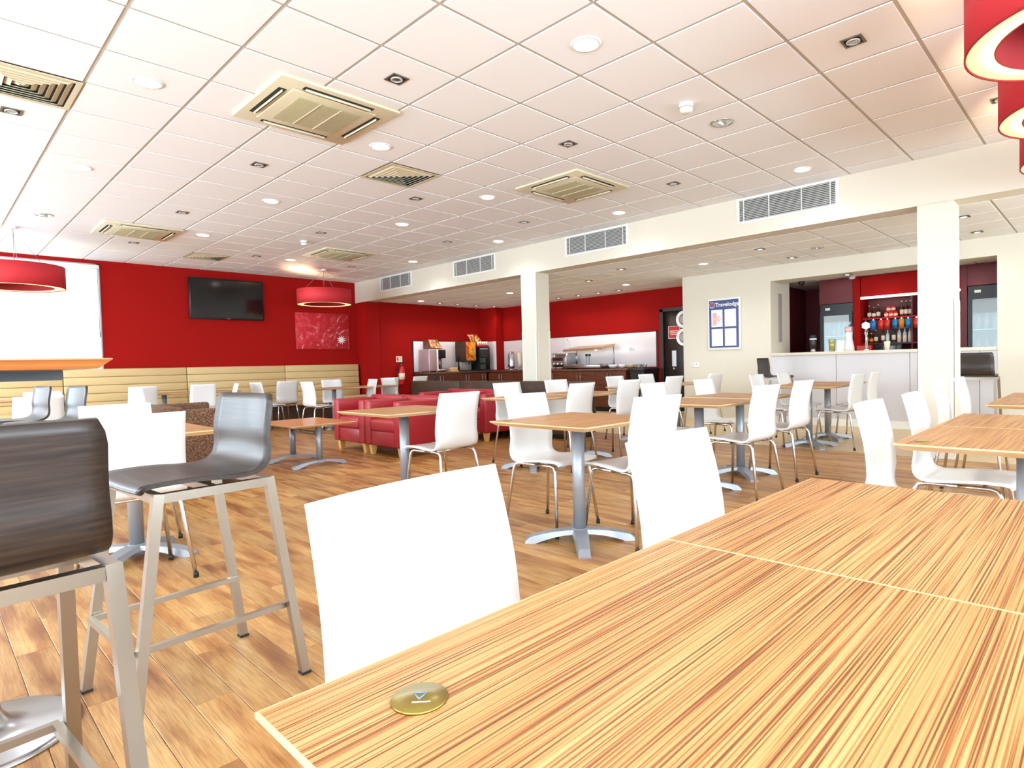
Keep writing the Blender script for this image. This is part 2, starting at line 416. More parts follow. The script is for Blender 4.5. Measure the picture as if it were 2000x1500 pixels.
def column(name, y0, y1):
    c = struct(name, MB().box(XB, XB+.32, y0, y1, 0, ZL+.002), M['cream'])
    for sx, xx in ((0, XB), (1, XB+.32)):
        for yy, s in ((y0, 1), (y1, -1)):
            p = MB()
            if sx == 0: p.box(xx-.004, xx, yy-.004*s if s > 0 else yy-.035, yy+.035 if s > 0 else yy+.004, .05, 1.62)
            p.box(xx-.004 if sx == 0 else xx-.035, xx+.035 if sx == 0 else xx+.004, min(yy, yy-.004*s), max(yy, yy-.004*s), .05, 1.62)
            obj('corner_guard', p, M['guard'], c)
    return c
column('wall_column_near', -2.74, -2.43); column('wall_column_far', 3.06, 3.41)
# unseen window walls that let the daylight in
w = MB()
w.box(XL-.2, XL, YR, YW+.2, 0, .6); w.box(XL-.2, XL, YR, YW+.2, 2.9, ZC+.02)
for a, b in ((-7.3, -6.1), (-3.1, -2.1), (.9, 1.9), (4.9, 5.5), (8.5, 9.15)): w.box(XL-.2, XL, a, b, .6, 2.9)
struct('wall_left', w, M['cream'])
w = MB()
w.box(XL-.2, 9, YR-.2, YR, 0, .6); w.box(XL-.2, 9, YR-.2, YR, 2.9, ZC+.02)
for a, b in ((-3.7, -3.1), (-.1, .7), (3.7, 4.5), (7.5, 9.0)): w.box(a, b, YR-.2, YR, .6, 2.9)
struct('wall_rear', w, M['cream'])
# window in the red wall
wi = struct('window_1', MB().box(WX1-.045, WX1, YW+.02, YW+.09, WZ0, WZ1).box(WX0, WX0+.05, YW+.02, YW+.09, WZ0, WZ1).box(WX0, WX1, YW+.02, YW+.09, WZ1-.05, WZ1).box(WX0, WX1, YW+.02, YW+.09, WZ0, WZ0+.05), M['frame'])
obj('window_mullion', MB().box(-.65, -.6, YW+.02, YW+.09, WZ0, WZ1), M['frame'], wi)
for a, b in ((WX0+.05, -.65), (-.6, WX1-.045)): obj('window_pane', MB().box(a, b, YW+.05, YW+.056, WZ0+.05, WZ1-.05), M['glass'], wi)
obj('window_sill', MB().box(WX0, WX1, YW-.01, YW+.2, WZ0-.03, WZ0), M['white'], wi)
bl = thing('roller_blind', 'white roller blind drawn down over the window beside the red wall', 'blind', (0, YW-.02, WZ1))
obj('blind_fabric', MB().box(WX0+.03, WX1-.03, -.012, -.01, -1.95, -.07), M['blind'], bl)
obj('blind_cassette', MB().bbox(WX0+.02, WX1-.02, -.06, .0, -.1, -.03, .012), M['white'], bl)
obj('pull_cord', MB().tube([(WX1-.05,-.05,-.1),(WX1-.05,-.05,-1.2)], .004, 6), M['wire'], bl)
obj('cord_weight', MB().lathe([(.004,0),(.012,.02),(.012,.07),(.004,.09)], 8, (WX1-.05,-.05,-1.28)), M['wire'], bl)

# ------------------------------------------------------------------ ceiling fixtures
ORD = ['first', 'second', 'third', 'fourth', 'fifth', 'sixth']
def lamp_light(t, z, power, color, ang=150):
    l = bpy.data.lights.new('lamp_glow', 'SPOT'); l.energy = power; l.color = color; l.spot_size = math.radians(ang); l.spot_blend = .9; l.shadow_soft_size = .06
    o = bpy.data.objects.new('lamp_glow', l); COL.objects.link(o); o.parent = t; o.location = (0, 0, z)
def round_light(x, y, z, lit, label, r=.085, group='round ceiling downlights'):
    t = thing('ceiling_downlight', label, 'light', (x, y, z), 0, group)
    obj('rim', MB().lathe([(r*.86,.0),(r*.92,-.008),(r*1.12,-.006),(r*1.15,0)], 28, close=True), M['white'] if lit else M['lampdim'], t)
    if lit: obj('lamp', MB().lathe([(0.0001,-.003),(r*.88,-.003),(r*.88,.0)], 28), M['lamp'], t); lamp_light(t, -.03, 33, (.78,.90,1))
    else:
        obj('reflector', MB().lathe([(0.0001,-.001),(r*.3,-.002),(r*.6,-.005),(r*.88,-.004),(r*.88,.0)], 20, smooth=False), M['lampdim'], t)
        obj('bulb', MB().tube([(-r*.5,0,-.009),(r*.5,0,-.009)], .012, 8), M['shell'], t)
    return t
rows = [-1.5, .9, 3.3, 5.7]; cols = [.3, 2.1, 3.9, 5.7]
rowname = ['nearest the camera', 'second from the camera', 'third from the camera', 'nearest the red television wall']
colname = ['leftmost column', 'second column from the left', 'third column from the left', 'column beside the bulkhead']
for ci, x in enumerate(cols):
    for ri, y in enumerate(rows):
        if (ci, ri) == (0, 0): continue
        lit = (ci, ri) not in ((2, 0), (0, 3))
        yy = {(2,1): 1.5, (2,3): 6.9}.get((ci, ri), y)
        round_light(x, yy, ZC, lit, '%s round downlight, row %s, %s' % ('lit' if lit else 'unlit', rowname[ri], colname[ci]))
def spot(x, y, z, label, lit=False, group='square tilting spotlights', power=15):
    t = thing('square_spotlight', label, 'light', (x, y, z), 0, group)
    f = MB(); a, b = .062, .048
    f.box(-a,a,-a,-b,-.006,0); f.box(-a,a,b,a,-.006,0); f.box(-a,-b,-b,b,-.006,0); f.box(b,a,-b,b,-.006,0)
    obj('frame', f, M['spotframe'], t)
    obj('recess', MB().box(-b,b,-b,b,-.002,0), M['ventdark'], t)
    obj('gimbal_ring', MB().lathe([(.03,-.003),(.04,-.003),(.041,-.01),(.031,-.012)], 20, close=True), M['vent'], t)
    obj('bulb', MB().lathe([(.0001,-.008),(.02,-.009),(.03,-.006),(.03,-.003)], 16), M['lamp_s'] if lit else M['lampdim'], t)
    if lit: lamp_light(t, -.03, power, (1,.94,.86), 150)
    return t
srow = ['nearest the camera', 'second from the camera', 'third from the camera', 'fourth from the camera', 'nearest the red television wall']
for ci, x in enumerate((-.3, 1.5, 3.3, 5.1)):
    for ri, y in enumerate((-2.7, -.3, 2.1, 4.5, 6.9)):
        if (ci == 0 and ri != 2) or (ci == 1 and ri == 0): continue
        yy = {(3,3): 3.85, (3,0): -3.25}.get((ci, ri), y)
        spot(x, yy, ZC, 'small square spotlight, row %s, %s' % (srow[ri], colname[ci]))
LOWS = [(7.29,-.33,'s'),(7.87,-.9,'u'),(8.38,-.35,'s'),(7.82,.83,'r'),(7.24,-2.68,'s'),(8.39,-2.65,'s'),(7.91,5.4,'r'),(7.25,7.7,'r'),(7.86,7.8,'s'),(8.4,7.8,'s'),(9.0,7.8,'s'),(9.55,7.75,'s'),(9.47,5.42,'s'),(9.47,4.82,'s'),(9.47,4.25,'s'),(9.47,3.7,'s'),(7.18,1.96,'s'),(8.87,3.08,'r'),(7.81,3.16,'s')]
LOWL = ['lit square spotlight over the tables left of the unlit fitting by the bar','unlit round fitting in the lower ceiling in front of the bar','lit square spotlight right above the bar wall','lit round downlight above the navy notice board','lit square spotlight behind the near column, closer to it','lit square spotlight behind the near column, closer to the bar wall','lit round downlight left of the far column','lit round downlight above the left end of the alcove','lit square spotlight above the coffee machine, first of four','lit square spotlight above the coffee machine, second of four','lit square spotlight above the juice dispenser, third of four','lit square spotlight above the glass fridge, fourth of four','lit square spotlight over the buffet, nearest the far column','lit square spotlight over the buffet, second from the far column','lit square spotlight over the buffet, third from the far column','lit square spotlight over the buffet, nearest the dark door','lit square spotlight in the lower ceiling halfway along the bulkhead','lit round downlight in front of the dark door','lit square spotlight midway between far column and dark door']
for (x, y, k), lb in zip(LOWS, LOWL):
    if k == 's': spot(x, y, ZL, lb, True, 'spotlights in the lower ceiling')
    else: round_light(x, y, ZL, k == 'r', lb, .075, 'round fittings in the lower ceiling')
for (x, y, lb) in ((9.15, -.9, 'lit spotlight in the soffit over the bar hatch, left one'), (9.15, -2.05, 'lit spotlight in the soffit over the bar hatch, beside the column')):
    spot(x, y, OZ1, lb, True, 'spotlights in the bar soffit', 8)
for (x, y, lb) in ((9.85, -1.25, 'lit spotlight in the bar ceiling above the bottle shelf'), (9.85, -2.4, 'lit spotlight in the bar ceiling above the right fridge')):
    spot(x, y, 2.415, lb, True, 'spotlights in the bar ceiling', 7)
# ceiling air-conditioning cassettes
def cassette(x, y, label):
    t = thing('ceiling_cassette', label, 'air conditioner', (x, y, ZC), 0, 'ceiling air conditioners')
    a = .46
    f = MB(); f.bbox(-a,a,-a,a,-.022,0,.008)
    obj('fascia', f, M['cassette'], t)
    obj('raised_panel', MB().bbox(-.33,.33,-.33,.33,-.036,-.02,.01), M['cassette'], t)
    for k in range(4):
        Mx = Matrix.Rotation(k*PI/2, 4, 'Z')
        s = MB(); s.box(-.27,.27,.345,.40,-.0235,-.02); s.v = [tuple(Mx @ Vector(p)) for p in s.v]
        so = obj('air_slot', s, M['slot'], t)
        s = MB(); s.bbox(-.255,.255,.366,.373,-.04,-.022,.003,1); s.v = [tuple(Mx @ Vector(p)) for p in s.v]
        obj('louvre', s, M['cassette'], so)
    gr = obj('intake_grille', MB().bbox(-.245,.245,-.245,.245,-.041,-.035,.003,1), M['grille'], t)
    sl = MB()
    for k in range(24): yy = -.235 + k*.0204; sl.box(-.24,.24,yy,yy+.005,-.0425,-.04)
    tag(obj('grille_slats', sl, M['grille_hi'], gr), kind='stuff')
    for xx in (-.08, .08): obj('grille_bar', MB().box(xx-.004,xx+.004,-.24,.24,-.046,-.04), M['cassette'], gr)
    return t
cassette(1.35, .59, 'large cream air-conditioning cassette nearest the camera')
cassette(4.34, .55, 'cream air-conditioning cassette closest to the cream bulkhead')
cassette(1.35, 5.98, 'cream air-conditioning cassette above the bench at far left')
cassette(4.30, 5.86, 'cream air-conditioning cassette in front of the small red pendant')
def diffuser(x, y, label):
    t = thing('ceiling_diffuser', label, 'air vent', (x, y, ZC), 0, 'square ceiling air diffusers')
    obj('backing', MB().box(-.29,.29,-.29,.29,.008,.015), M['ventdark'], t)
    for k in range(7):
        a = .295 - k*.042; b = a - .033
        f = MB()
        P_ = [(-a,-a),(a,-a),(a,a),(-a,a)]; Q_ = [(-b,-b),(b,-b),(b,b),(-b,b)]
        z0, z1 = (-.006 if k == 0 else -.012), (-.006 if k == 0 else .006)
        v = [(p[0],p[1],z0 if k == 0 else z1) for p in P_] + [(q[0],q[1],z1 if k == 0 else z0) for q in Q_] + [(p[0],p[1],(z0 if k == 0 else z1)+.003) for p in P_] + [(q[0],q[1],(z1 if k == 0 else z0)+.003) for q in Q_]
        fs = []
        for i in range(4):
            j = (i+1) % 4; fs += [(i,j,4+j,4+i),(8+i,12+i,12+j,8+j),(i,8+i,8+j,j),(4+i,4+j,12+j,12+i)]
        f.add(v, fs); obj('frame' if k == 0 else 'blade', f, M['cassette'], t)
    return t
diffuser(-.3, 1.5, 'square louvred air diffuser at the upper left edge')
diffuser(2.7, 1.5, 'square louvred air diffuser between the two central cassettes')
diffuser(2.7, 7.5, 'square louvred air diffuser close to the red wall above the television')
def smoke(x, y, z, label):
    t = thing('smoke_detector', label, 'smoke detector', (x, y, z), 0, 'smoke detectors')
    obj('base', MB().lathe([(.055,0),(.055,-.018),(.05,-.024)], 20), M['white'], t)
    obj('collar', MB().lathe([(.044,-.024),(.044,-.034)], 20), M['greypanel'], t)
    obj('sensor_cap', MB().lathe([(.05,-.034),(.05,-.05),(.036,-.066),(.0001,-.068)], 20), M['white'], t)
smoke(3.35, -1.48, ZC, 'white smoke detector next to the unlit round downlight')
smoke(3.37, 5.2, ZC, 'small white smoke detector in front of the far cassette')
smoke(9.9, -.75, 2.415, 'white smoke detector on the bar ceiling')
# bulkhead grilles
for k, (y0, y1, lb) in enumerate(((6.66,7.8,'white wall grille on the bulkhead nearest the red wall'),(4.07,5.2,'white wall grille on the bulkhead left of the far column'),(1.21,2.35,'white wall grille on the bulkhead right of the far column'),(-1.645,-.515,'largest white wall grille on the bulkhead, closest to the camera'))):
    t = thing('bulkhead_grille', lb, 'air vent', (XB, (y0+y1)/2, 2.9), 0, 'long bulkhead grilles')
    h = (y1-y0)/2
    f = MB(); f.box(-.012,0,-h-.035,h+.035,.13,.155); f.box(-.012,0,-h-.035,h+.035,-.155,-.13); f.box(-.012,0,-h-.035,-h,-.13,.13); f.box(-.012,0,h,h+.035,-.13,.13)
    obj('frame', f, M['white'], t)
    obj('backing', MB().box(-.001,0,-h,h,-.13,.13), M['ventdark'], t)
    for q in range(13):
        z = -.12 + q*.02
        obj('slat', MB().add([(-.010,-h,z-.006),(-.010,h,z-.006),(-.003,h,z+.004),(-.003,-h,z+.004),(-.010,-h,z-.003),(-.010,h,z-.003),(-.003,h,z+.007),(-.003,-h,z+.007)], [(0,3,2,1),(4,5,6,7),(0,1,5,4),(2,3,7,6),(1,2,6,5),(0,4,7,3)]), M['vent'], t)
    for q in (-.9, -.34, .34, .9): obj('mullion', MB().box(-.0125,-.002,q*h-.004,q*h+.004,-.13,.13), M['white'], t)

# ------------------------------------------------------------------ pendants
def pendant(x, y, zb, D, H, label):
    t = thing('drum_pendant', label, 'pendant lamp', (x, y, zb), 0, 'red drum pendant lamps')
    r = D/2; ri = r*.77
    obj('outer_shade', MB().lathe([(r,0),(r,H),(r-.006,H),(r-.006,0)], 64, close=True), M['shade'], t)
    obj('inner_shade', MB().lathe([(ri,.004),(ri,H),(ri-.006,H),(ri-.006,.004)], 64, close=True), M['shade_in'], t)
    obj('diffuser', MB().lathe([(r-.008,.006),(ri+.001,.006),(ri+.001,.010),(r-.008,.010)], 64, close=True), M['diff'], t)
    obj('inner_top', MB().lathe([(.0001,H-.02),(ri-.007,H-.02),(ri-.007,H-.016)], 48), M['shade_in'], t)
    obj('trim_ring', MB().lathe([(r+.001,-.002),(r+.001,.008),(r-.008,.008),(r-.008,-.002)], 64, close=True), M['shade_in'], t)
    hz = ZC - zb
    obj('ceiling_rose', MB().lathe([(.05,hz),(.05,hz-.025),(.012,hz-.03)], 16), M['white'], t)
    obj('cord', MB().tube([(0,0,hz-.02),(0,0,H-.018)], .004, 6), M['wire'], t)
    for k in range(3):
        a = k*2*PI/3+.5
        obj('suspension_wire', MB().tube([(0,0,hz-.02),(ri*math.cos(a),ri*math.sin(a),H)], .0025, 5), M['wire'], t)
    for k in range(1):
        a = 2.4
        l = bpy.data.lights.new('pendant_bulb', 'POINT'); l.energy = 26; l.color = (1,.72,.42); l.shadow_soft_size = .05
        lo_ = bpy.data.objects.new('pendant_bulb', l); COL.objects.link(lo_); lo_.parent = t; lo_.location = ((r+ri)/2*math.cos(a), (r+ri)/2*math.sin(a), H*.55)
    return t
pendant(.10, 6.7, 2.255, 1.06, .29, 'red drum pendant in front of the white window blind')
pendant(4.84, 7.55, 2.36, 1.03, .29, 'red drum pendant hanging in front of the red canvas')
pendant(2.83, -3.88, 2.50, 1.05, .30, 'largest red drum pendant at the upper right corner')
pendant(4.03, -3.88, 2.50, 1.05, .30, 'middle of the three red pendants at right')
pendant(5.24, -3.88, 2.50, 1.05, .30, 'farthest and lowest-looking of the three red pendants at right')

# ------------------------------------------------------------------ chairs
def shell_mb(prof, widths, n, bend, nu=8, t=.012, edge_up=.006, corner=.0):
    pts = spline([(p[0], p[1], 0) for p in prof], n)
    ws = spline([(w_, 0, 0) for w_ in widths], n)
    top = []; bot = []
    for i, p in enumerate(pts):
        a = pts[max(i-1,0)]; b = pts[min(i+1,n)]; tg = (b-a).normalized(); nrm = Vector((-tg.y, tg.x, 0))  # left of travel
        s_ = i/n; k = max(0, min(1, (p[1]-prof[0][1]-.02)/.12))
        for u in range(nu+1):
            q = 2*u/nu-1; hw = ws[i][0]/2 - (corner if i in (0, n) else corner*.28 if i in (1, n-1) else 0)
            y = p[0] + bend*k*q*q; z = p[1] + edge_up*(1-k)*q*q
            x = q*hw
            top.append(Vector((x, y + nrm[0]*(-t/2), z + nrm[1]*(-t/2)))); bot.append(Vector((x, y + nrm[0]*t/2, z + nrm[1]*t/2)))
    m_ = MB(); N = nu+1; f = []
    for i in range(n):
        for u in range(nu): a = i*N+u; f.append((a,a+1,a+N+1,a+N))
    m_.add(top, f, True); m_.add(bot, f, True)
    rim = []; T = len(top); per = list(range(0,N)) + [i*N+nu for i in range(1,n+1)] + [n*N+u for u in range(nu-1,-1,-1)] + [i*N for i in range(n-1,0,-1)]
    for a, b in zip(per, per[1:]+per[:1]): rim.append((a,b,T+b,T+a))
    m_.add(top+bot, rim, False)
    return m_
CH_PROF = [(.215,.428),(.195,.448),(.08,.452),(-.06,.440),(-.13,.440),(-.172,.463),(-.191,.515),(-.194,.60),(-.203,.69),(-.222,.78),(-.245,.866)]
CH_W = [.39,.405,.415,.42,.42,.42,.418,.412,.408,.404,.40]
shell_me = shell_mb(CH_PROF, CH_W, 30, .022).mesh('shell', M['shell'])
leg_meshes = []
for sx in (-1, 1):
    for sy in (-1, 1):
        fy = .205 if sy > 0 else -.235
        top = Vector((sx*.168, sy*.145, .425)); 
        path = [(sx*.168, 0, .425), (sx*.168, sy*.10, .425)]
        c = [Vector((sx*.168, sy*.13, .425)), Vector((sx*.17, sy*.155+(-.01 if sy < 0 else 0), .418)), Vector((sx*.174, sy*.168+(-.012 if sy < 0 else 0), .395))]
        path += [tuple(q) for q in c] + [(sx*.215, fy, .012)]
        leg_meshes.append((MB().tube(path, .0105, 8).mesh('leg', M['chrome']), MB().lathe([(.0135,0),(.0135,.022),(.011,.026)], 10, (sx*.2155, fy+.0005*sy, 0)).mesh('foot_cap', M['rubber'])))
bar_me = [MB().tube([(-.168,y,.425),(.168,y,.425)], .009, 8).mesh('crossbar', M['chrome']) for y in (-.09,.10)]
def make_chair(name='dining_chair'):
    t = thing(name, 'x', 'chair')
    obj('shell', shell_me, None, t)
    for lm, fm in leg_meshes:
        l = obj('leg', lm, None, t); obj('foot_cap', fm, None, l)
    for b in bar_me: obj('crossbar', b, None, t)
    return t
chair0 = make_chair(); used = [False]
def chair(xb, yb, face, label, rot=0, group='white dining chairs'):
    """xb, yb: middle of the top of the back; face: direction the sitter looks, 'N' +Y, 'S' -Y, 'E' +X, 'W' -X"""
    rz = {'N': 0, 'S': PI, 'E': -PI/2, 'W': PI/2}[face] + math.radians(rot)
    d = Vector((0, .245, 0)); d.rotate(Matrix.Rotation(rz, 3, 'Z'))
    loc = (xb + d.x, yb + d.y, 0)
    if not used[0]:
        used[0] = True; o = chair0; o.location = loc; o.rotation_euler = (0,0,rz); tag(o, label, 'chair', group); return o
    return dup(chair0, loc, rz, label, group)
chair(-.29, -3.00, 'S', 'largest white chair at the near edge of the striped table, by the brass disc', 5)
chair(.52, -3.01, 'S', 'white chair behind the seam of the two nearest striped tables', 1)
chair(1.95, -.36, 'N', 'white chair drawn up to the table in front of the red armchairs', 4)
chair(1.98, -.98, 'S', 'white chair on the far side of the central pedestal table', 3)
chair(2.06, -2.03, 'N', 'white chair on the near side of the central pedestal table', -8)
chair(3.68, 1.04, 'S', 'white chair just left of the far column base, beyond the second table')
chair(3.72, -.08, 'N', 'white chair behind the central table, its back seen obliquely', 2)
chair(4.58, 1.12, 'S', 'white chair right in front of the far column base')
chair(6.0, 1.28, 'S', 'white chair in front of the buffet cabinets, left of the pair')
chair(4.62, -.02, 'N', 'white chair in front of the brown cabinets, back turned, beside the orange table end')
chair(3.78, -.82, 'S', 'white chair on the far side of the double table, half behind the central chair')
chair(7.05, 1.46, 'S', 'white chair in front of the right end of the buffet counter')
chair(5.92, .20, 'N', 'white chair in front of the dark door')
chair(4.78, -.78, 'S', 'white chair at the far side of the double table under the navy notice board')
chair(7.22, .30, 'N', 'white chair below the navy notice board against the cream wall')
chair(6.46, -.60, 'S', 'white chair beside the corner of the bar, left of the dark stool')
chair(3.56, -2.03, 'N', 'white chair nearest on the right double table, its back turned to us', -3)
chair(4.52, -1.95, 'N', 'white chair second on the right double table, back turned', -2)
chair(6.62, -1.80, 'N', 'white chair at the table in front of the bar panels, nearer one', -3)
chair(7.56, -1.73, 'N', 'white chair at the table in front of the bar panels, farther one')
chair(7.30, -.60, 'S', 'white chair directly below the dark bar stool at the bar corner')
chair(2.0, -3.10, 'S', 'white chair seen edge-on just behind the end of the striped table')
chair(2.74, -3.11, 'S', 'white chair seen edge-on, its seat showing under the right-hand table')
chair(4.50, -2.90, 'S', 'white chair seen edge-on just left of the near column base')
chair(5.20, -2.93, 'S', 'white chair seen edge-on in front of the near column base, right one')
chair(.03, .90, 'S', 'white chair on the far side of the table behind the dark stools', 3)
chair(-.12, -.45, 'N', 'white chair between the two large dark stools, back turned')
# chairs near the bench
BG = 'white dining chairs by the bench'
chair(-.02, 3.9, 'N', 'white chair at the left edge behind the small dark stools', 4, BG)
chair(.28, 6.3, 'S', 'white chair at far left between the two small dark stools', 0, BG)
chair(1.62, 7.2, 'N', 'white chair before the beige bench, left of the paper-white narrow one', 3, BG)
chair(1.38, 6.75, 'E', 'narrow-looking white chair turned sideways at the left bench table', 12, BG)
chair(2.5, 7.25, 'N', 'white chair before the beige bench under the left of the television', 3, BG)
chair(2.95, 7.0, 'W', 'narrow-looking white chair at the right end of the left bench table', -10, BG)
chair(3.25, 7.1, 'E', 'narrow-looking white chair just left of the large stool back', 8, BG)
chair(3.95, 7.3, 'N', 'white chair before the bench half hidden by the large stool back', 3, BG)
chair(3.62, 5.9, 'E', 'white chair in profile behind the low coffee table, seat toward the right', 4, BG)
chair(4.62, 6.97, 'S', 'white chair at the bench table behind the coffee table, facing us', 0, BG)
chair(5.0, 6.04, 'W', 'white chair at the right end of the bench table, seen from the side', -8, BG)
chair(5.52, 6.45, 'E', 'narrow bright white chair behind the red armchair', 10, BG)
chair(5.82, 6.75, 'N', 'white chair in front of the right end of the bench', 5, BG)
chair(6.68, 6.95, 'N', 'white chair standing against the red pier right of the bench', 8, BG)

# ------------------------------------------------------------------ pedestal tables
TS = .74
def knife_top(sx, sy, th=.026, cham=.028, lip=.006):
    a, b = sx/2, sy/2
    top = MB(); top.box(-a+.003, a-.003, -b+.003, b-.003, -.004, 0)
    e = MB(); v = []
    for z, i in ((-.0005,0),(-lip,0),(-th,cham)):
        v += [(-a+i,-b+i,z),(a-i,-b+i,z),(a-i,b-i,z),(-a+i,b-i,z)]
    f = [(3,2,1,0)[::-1], (8,9,10,11)[::-1]]
    for k in range(2):
        for i in range(4): j = (i+1)%4; f.append((k*4+i,k*4+j,k*4+4+j,k*4+4+i))
    e.add(v, f)
    return top, e
def foot_arm(L=.33, w0=.05, w1=.036, h=.075):
    m_ = MB(); n = 10; v = []
    for i in range(n+1):
        s_ = i/n; x = .02 + s_*(L-.02); ww = w0 + (w1-w0)*s_
        zt = h - (h-.03)*s_**2.0; zb = max(.0, .05*(1-(s_/.8)**2)) if s_ < .8 else 0
        if i == n: zt = .012
        v += [(x,-ww,zb),(x,ww,zb),(x,ww*.82,zt),(x,-ww*.82,zt)]
    f = [(0,1,2,3),(n*4+3,n*4+2,n*4+1,n*4)]
    for i in range(n):
        for k in range(4): j = (k+1)%4; f.append((i*4+k,i*4+j,i*4+4+j,i*4+4+k))
    return m_.add(v, f)
top_mb, edge_mb = knife_top(TS, TS)
TH = .732
def make_table(label):
    t = thing('pedestal_table', label, 'table', group='square pedestal tables')
    tp = obj('tabletop', top_mb.mesh('tabletop', M['laminate']), None, t, (0,0,TH))
    obj('edge_band', edge_mb.mesh('edge_band', M['oak_edge']), None, t, (0,0,TH))
    obj('top_plate', MB().box(-.16,.16,-.03,.03,TH-.034,TH-.026).box(-.03,.03,-.16,.16,TH-.0335,TH-.0262), M['black'], t)
    obj('pole', MB().lathe([(.038,.06),(.038,TH-.034)], 20), M['silver'], t)
    obj('hub', MB().lathe([(.06,.02),(.06,.06),(.045,.078),(.038,.08)], 20), M['silver'], t)
    for k in range(4):
        a = PI/4 + k*PI/2; fm = foot_arm(); Mx = Matrix.Rotation(a, 4, 'Z'); fm.v = [tuple(Mx @ Vector(p)) for p in fm.v]
        obj('base_foot', fm, M['silver'], t)
    return t
table0 = make_table('x'); tused = [False]
def table(x, y, label, rz=0):
    if not tused[0]:
        tused[0] = True; table0.location = (x,y,0); table0['label'] = label; return table0
    return dup(table0, (x,y,0), rz, label)
YF = -3.297-TS/2
tA = table(-.663+TS/2, YF, 'striped wood table filling the lower right, with a brass disc')
table(.0790+TS/2, YF, 'striped wood table joined beyond the pale seam of the nearest table')
table(1.84, -1.58, 'square wood pedestal table in the middle with one chair each side')
table(1.78, .17, 'square wood table in front of the red armchairs with a single chair')
table(3.50, .45, 'wood table half hidden behind the central white chairs, left one')
table(4.30, .45, 'wood table end in front of the far column, beside the hidden left one')
table(3.52, -1.45, 'wood table left of centre right, near half of the double table')
table(4.34, -1.41, 'wood table joined to the right of the double table')
table(6.5, -1.25, 'wood table in front of the white bar panels, nearer half')
table(7.3, -1.20, 'wood table in front of the white bar panels, farther half')
table(5.98, .75, 'wood table before the buffet, left of the dark door')
table(7.08, .89, 'wood table before the dark door and cream wall')
table(2.03, YF, 'large striped table at the right edge with a chair tucked under')
table(2.78, YF, 'striped table at the right edge joined beyond the large one')
table(4.25, YF, 'striped table at the right edge in front of the near column')
table(5.0, YF, 'striped table at the right edge joined behind the one by the column')
table(6.75, YF, 'small-looking table farthest back at the right edge')
table(-.02, .22, 'orange-brown table corner between dark stool back and tweed sofa')
table(2.02, 7.72, 'table before the bench, below and left of the television')
table(2.78, 7.72, 'table before the bench, below the television')
table(.15, 7.6, 'table before the bench at far left beside the small dark stools')
table(4.36, 6.35, 'table before the bench behind the low coffee table')
table(5.12, 6.35, 'table before the bench behind the left red armchair')
d = thing('brass_disc', 'round brass disc inlaid near the corner of the nearest striped table', 'disc', (-.543, -3.40, TH))
obj('plate', MB().lathe([(.0285,0),(.0285,.0018),(.0278,.0026)], 36), M['brass'], d)
tri = [(math.cos(a)*.0075, math.sin(a)*.0075) for a in (PI*.17, PI*.83, PI*1.5)]
e_ = MB()
for i in range(3): e_.tube([(tri[i][0],tri[i][1]+.003,.0028),(tri[(i+1)%3][0],tri[(i+1)%3][1]+.003,.0028)], .0008, 5)
obj('triangle_mark', e_, M['etch'], d); obj('line_mark', MB().box(-.006,.012,-.0105,-.0092,.0026,.003), M['paper'], d)
d.rotation_euler = (0,0,-.75)
for (x, y, lb) in ((1.545, -1.29, 'dark disc on the left corner of the central table'), (1.76, -3.375, 'dark disc on the left corner of the right-hand table')):
    o = obj('brass_disc', MB().lathe([(.0285,0),(.0285,.002),(.0278,.0028)], 24), M['brass'], None, (x, y, TH)); tag(o, lb, 'disc')

# ------------------------------------------------------------------ bar stools and high table
ST_PROF = [(.205,.700),(.185,.722),(.06,.726),(-.06,.717),(-.125,.722),(-.166,.748),(-.184,.80),(-.189,.87),(-.208,.985)]
ST_W = [.41,.43,.44,.44,.44,.44,.435,.43,.425]
def make_stool():
    t = thing('bar_stool', 'x', 'stool', group='dark wood bar stools')
    sm = shell_mb(ST_PROF, ST_W, 40, .014, 10, .012, corner=.015)
    obj('shell', sm, M['wenge'], t)
    zt = .692; q = .014
    tops = {}
    for sx in (-1,1):
        obj('seat_rail', MB().tube([(sx*.218,-.165,zt),(sx*.218,.165,zt)], q, 4, square=True), M['nickel'], t)
        for sy in (-1,1):
            l = obj('leg', MB().tube([(sx*.218,sy*.165,zt+q),(sx*.24,sy*.258,.008)], q, 4, square=True), M['nickel'], t)
            obj('foot_cap', MB().box(sx*.24-.016,sx*.24+.016,sy*.258-.016,sy*.258+.016,0,.009), M['rubber'], l)
    for sy in (-1,1): obj('seat_rail', MB().tube([(-.204,sy*.165,zt),(.204,sy*.165,zt)], q*.98, 4, square=True), M['nickel'], t)
    zf = .25; k = (zt-zf)/zt; ax = .218+.022*k; ay = .165+.093*k
    for sx in (-1,1): obj('footrest_bar', MB().tube([(sx*(ax-.025),-ay-.01,zf),(sx*(ax-.025),ay+.012,zf)], .009, 4, square=True), M['nickel'], t)
    obj('footrest_bar', MB().tube([(-ax+.02,ay+.02,zf),(ax-.02,ay+.02,zf)], .009, 4, square=True), M['nickel'], t)
    obj('seat_crossbar', MB().tube([(-.21,.0,zt),(.21,.0,zt)], .011, 4, square=True), M['nickel'], t)
    return t
stool0 = make_stool()
stool0.location = (-.865, -2.38, 0); stool0['label'] = 'dark wood bar stool cut by the left edge, rear of its back towards us'
stool0.rotation_euler = (0,0,math.radians(5))
def stool(x, y, rz, label): return dup(stool0, (x,y,0), math.radians(rz), label)
stool(-.245, -1.62, 94, 'dark wood bar stool beside the big white chair, glossy seat and back showing')
stool(-.36, 2.30, 97, 'small distant dark stool in profile at far left, rear one')
stool(-.22, 1.75, 97, 'small distant dark stool at far left, nearer one')
stool(8.30, -.10, 180, 'dark bar stool standing at the left corner of the bar').scale = (1,1,1.09)
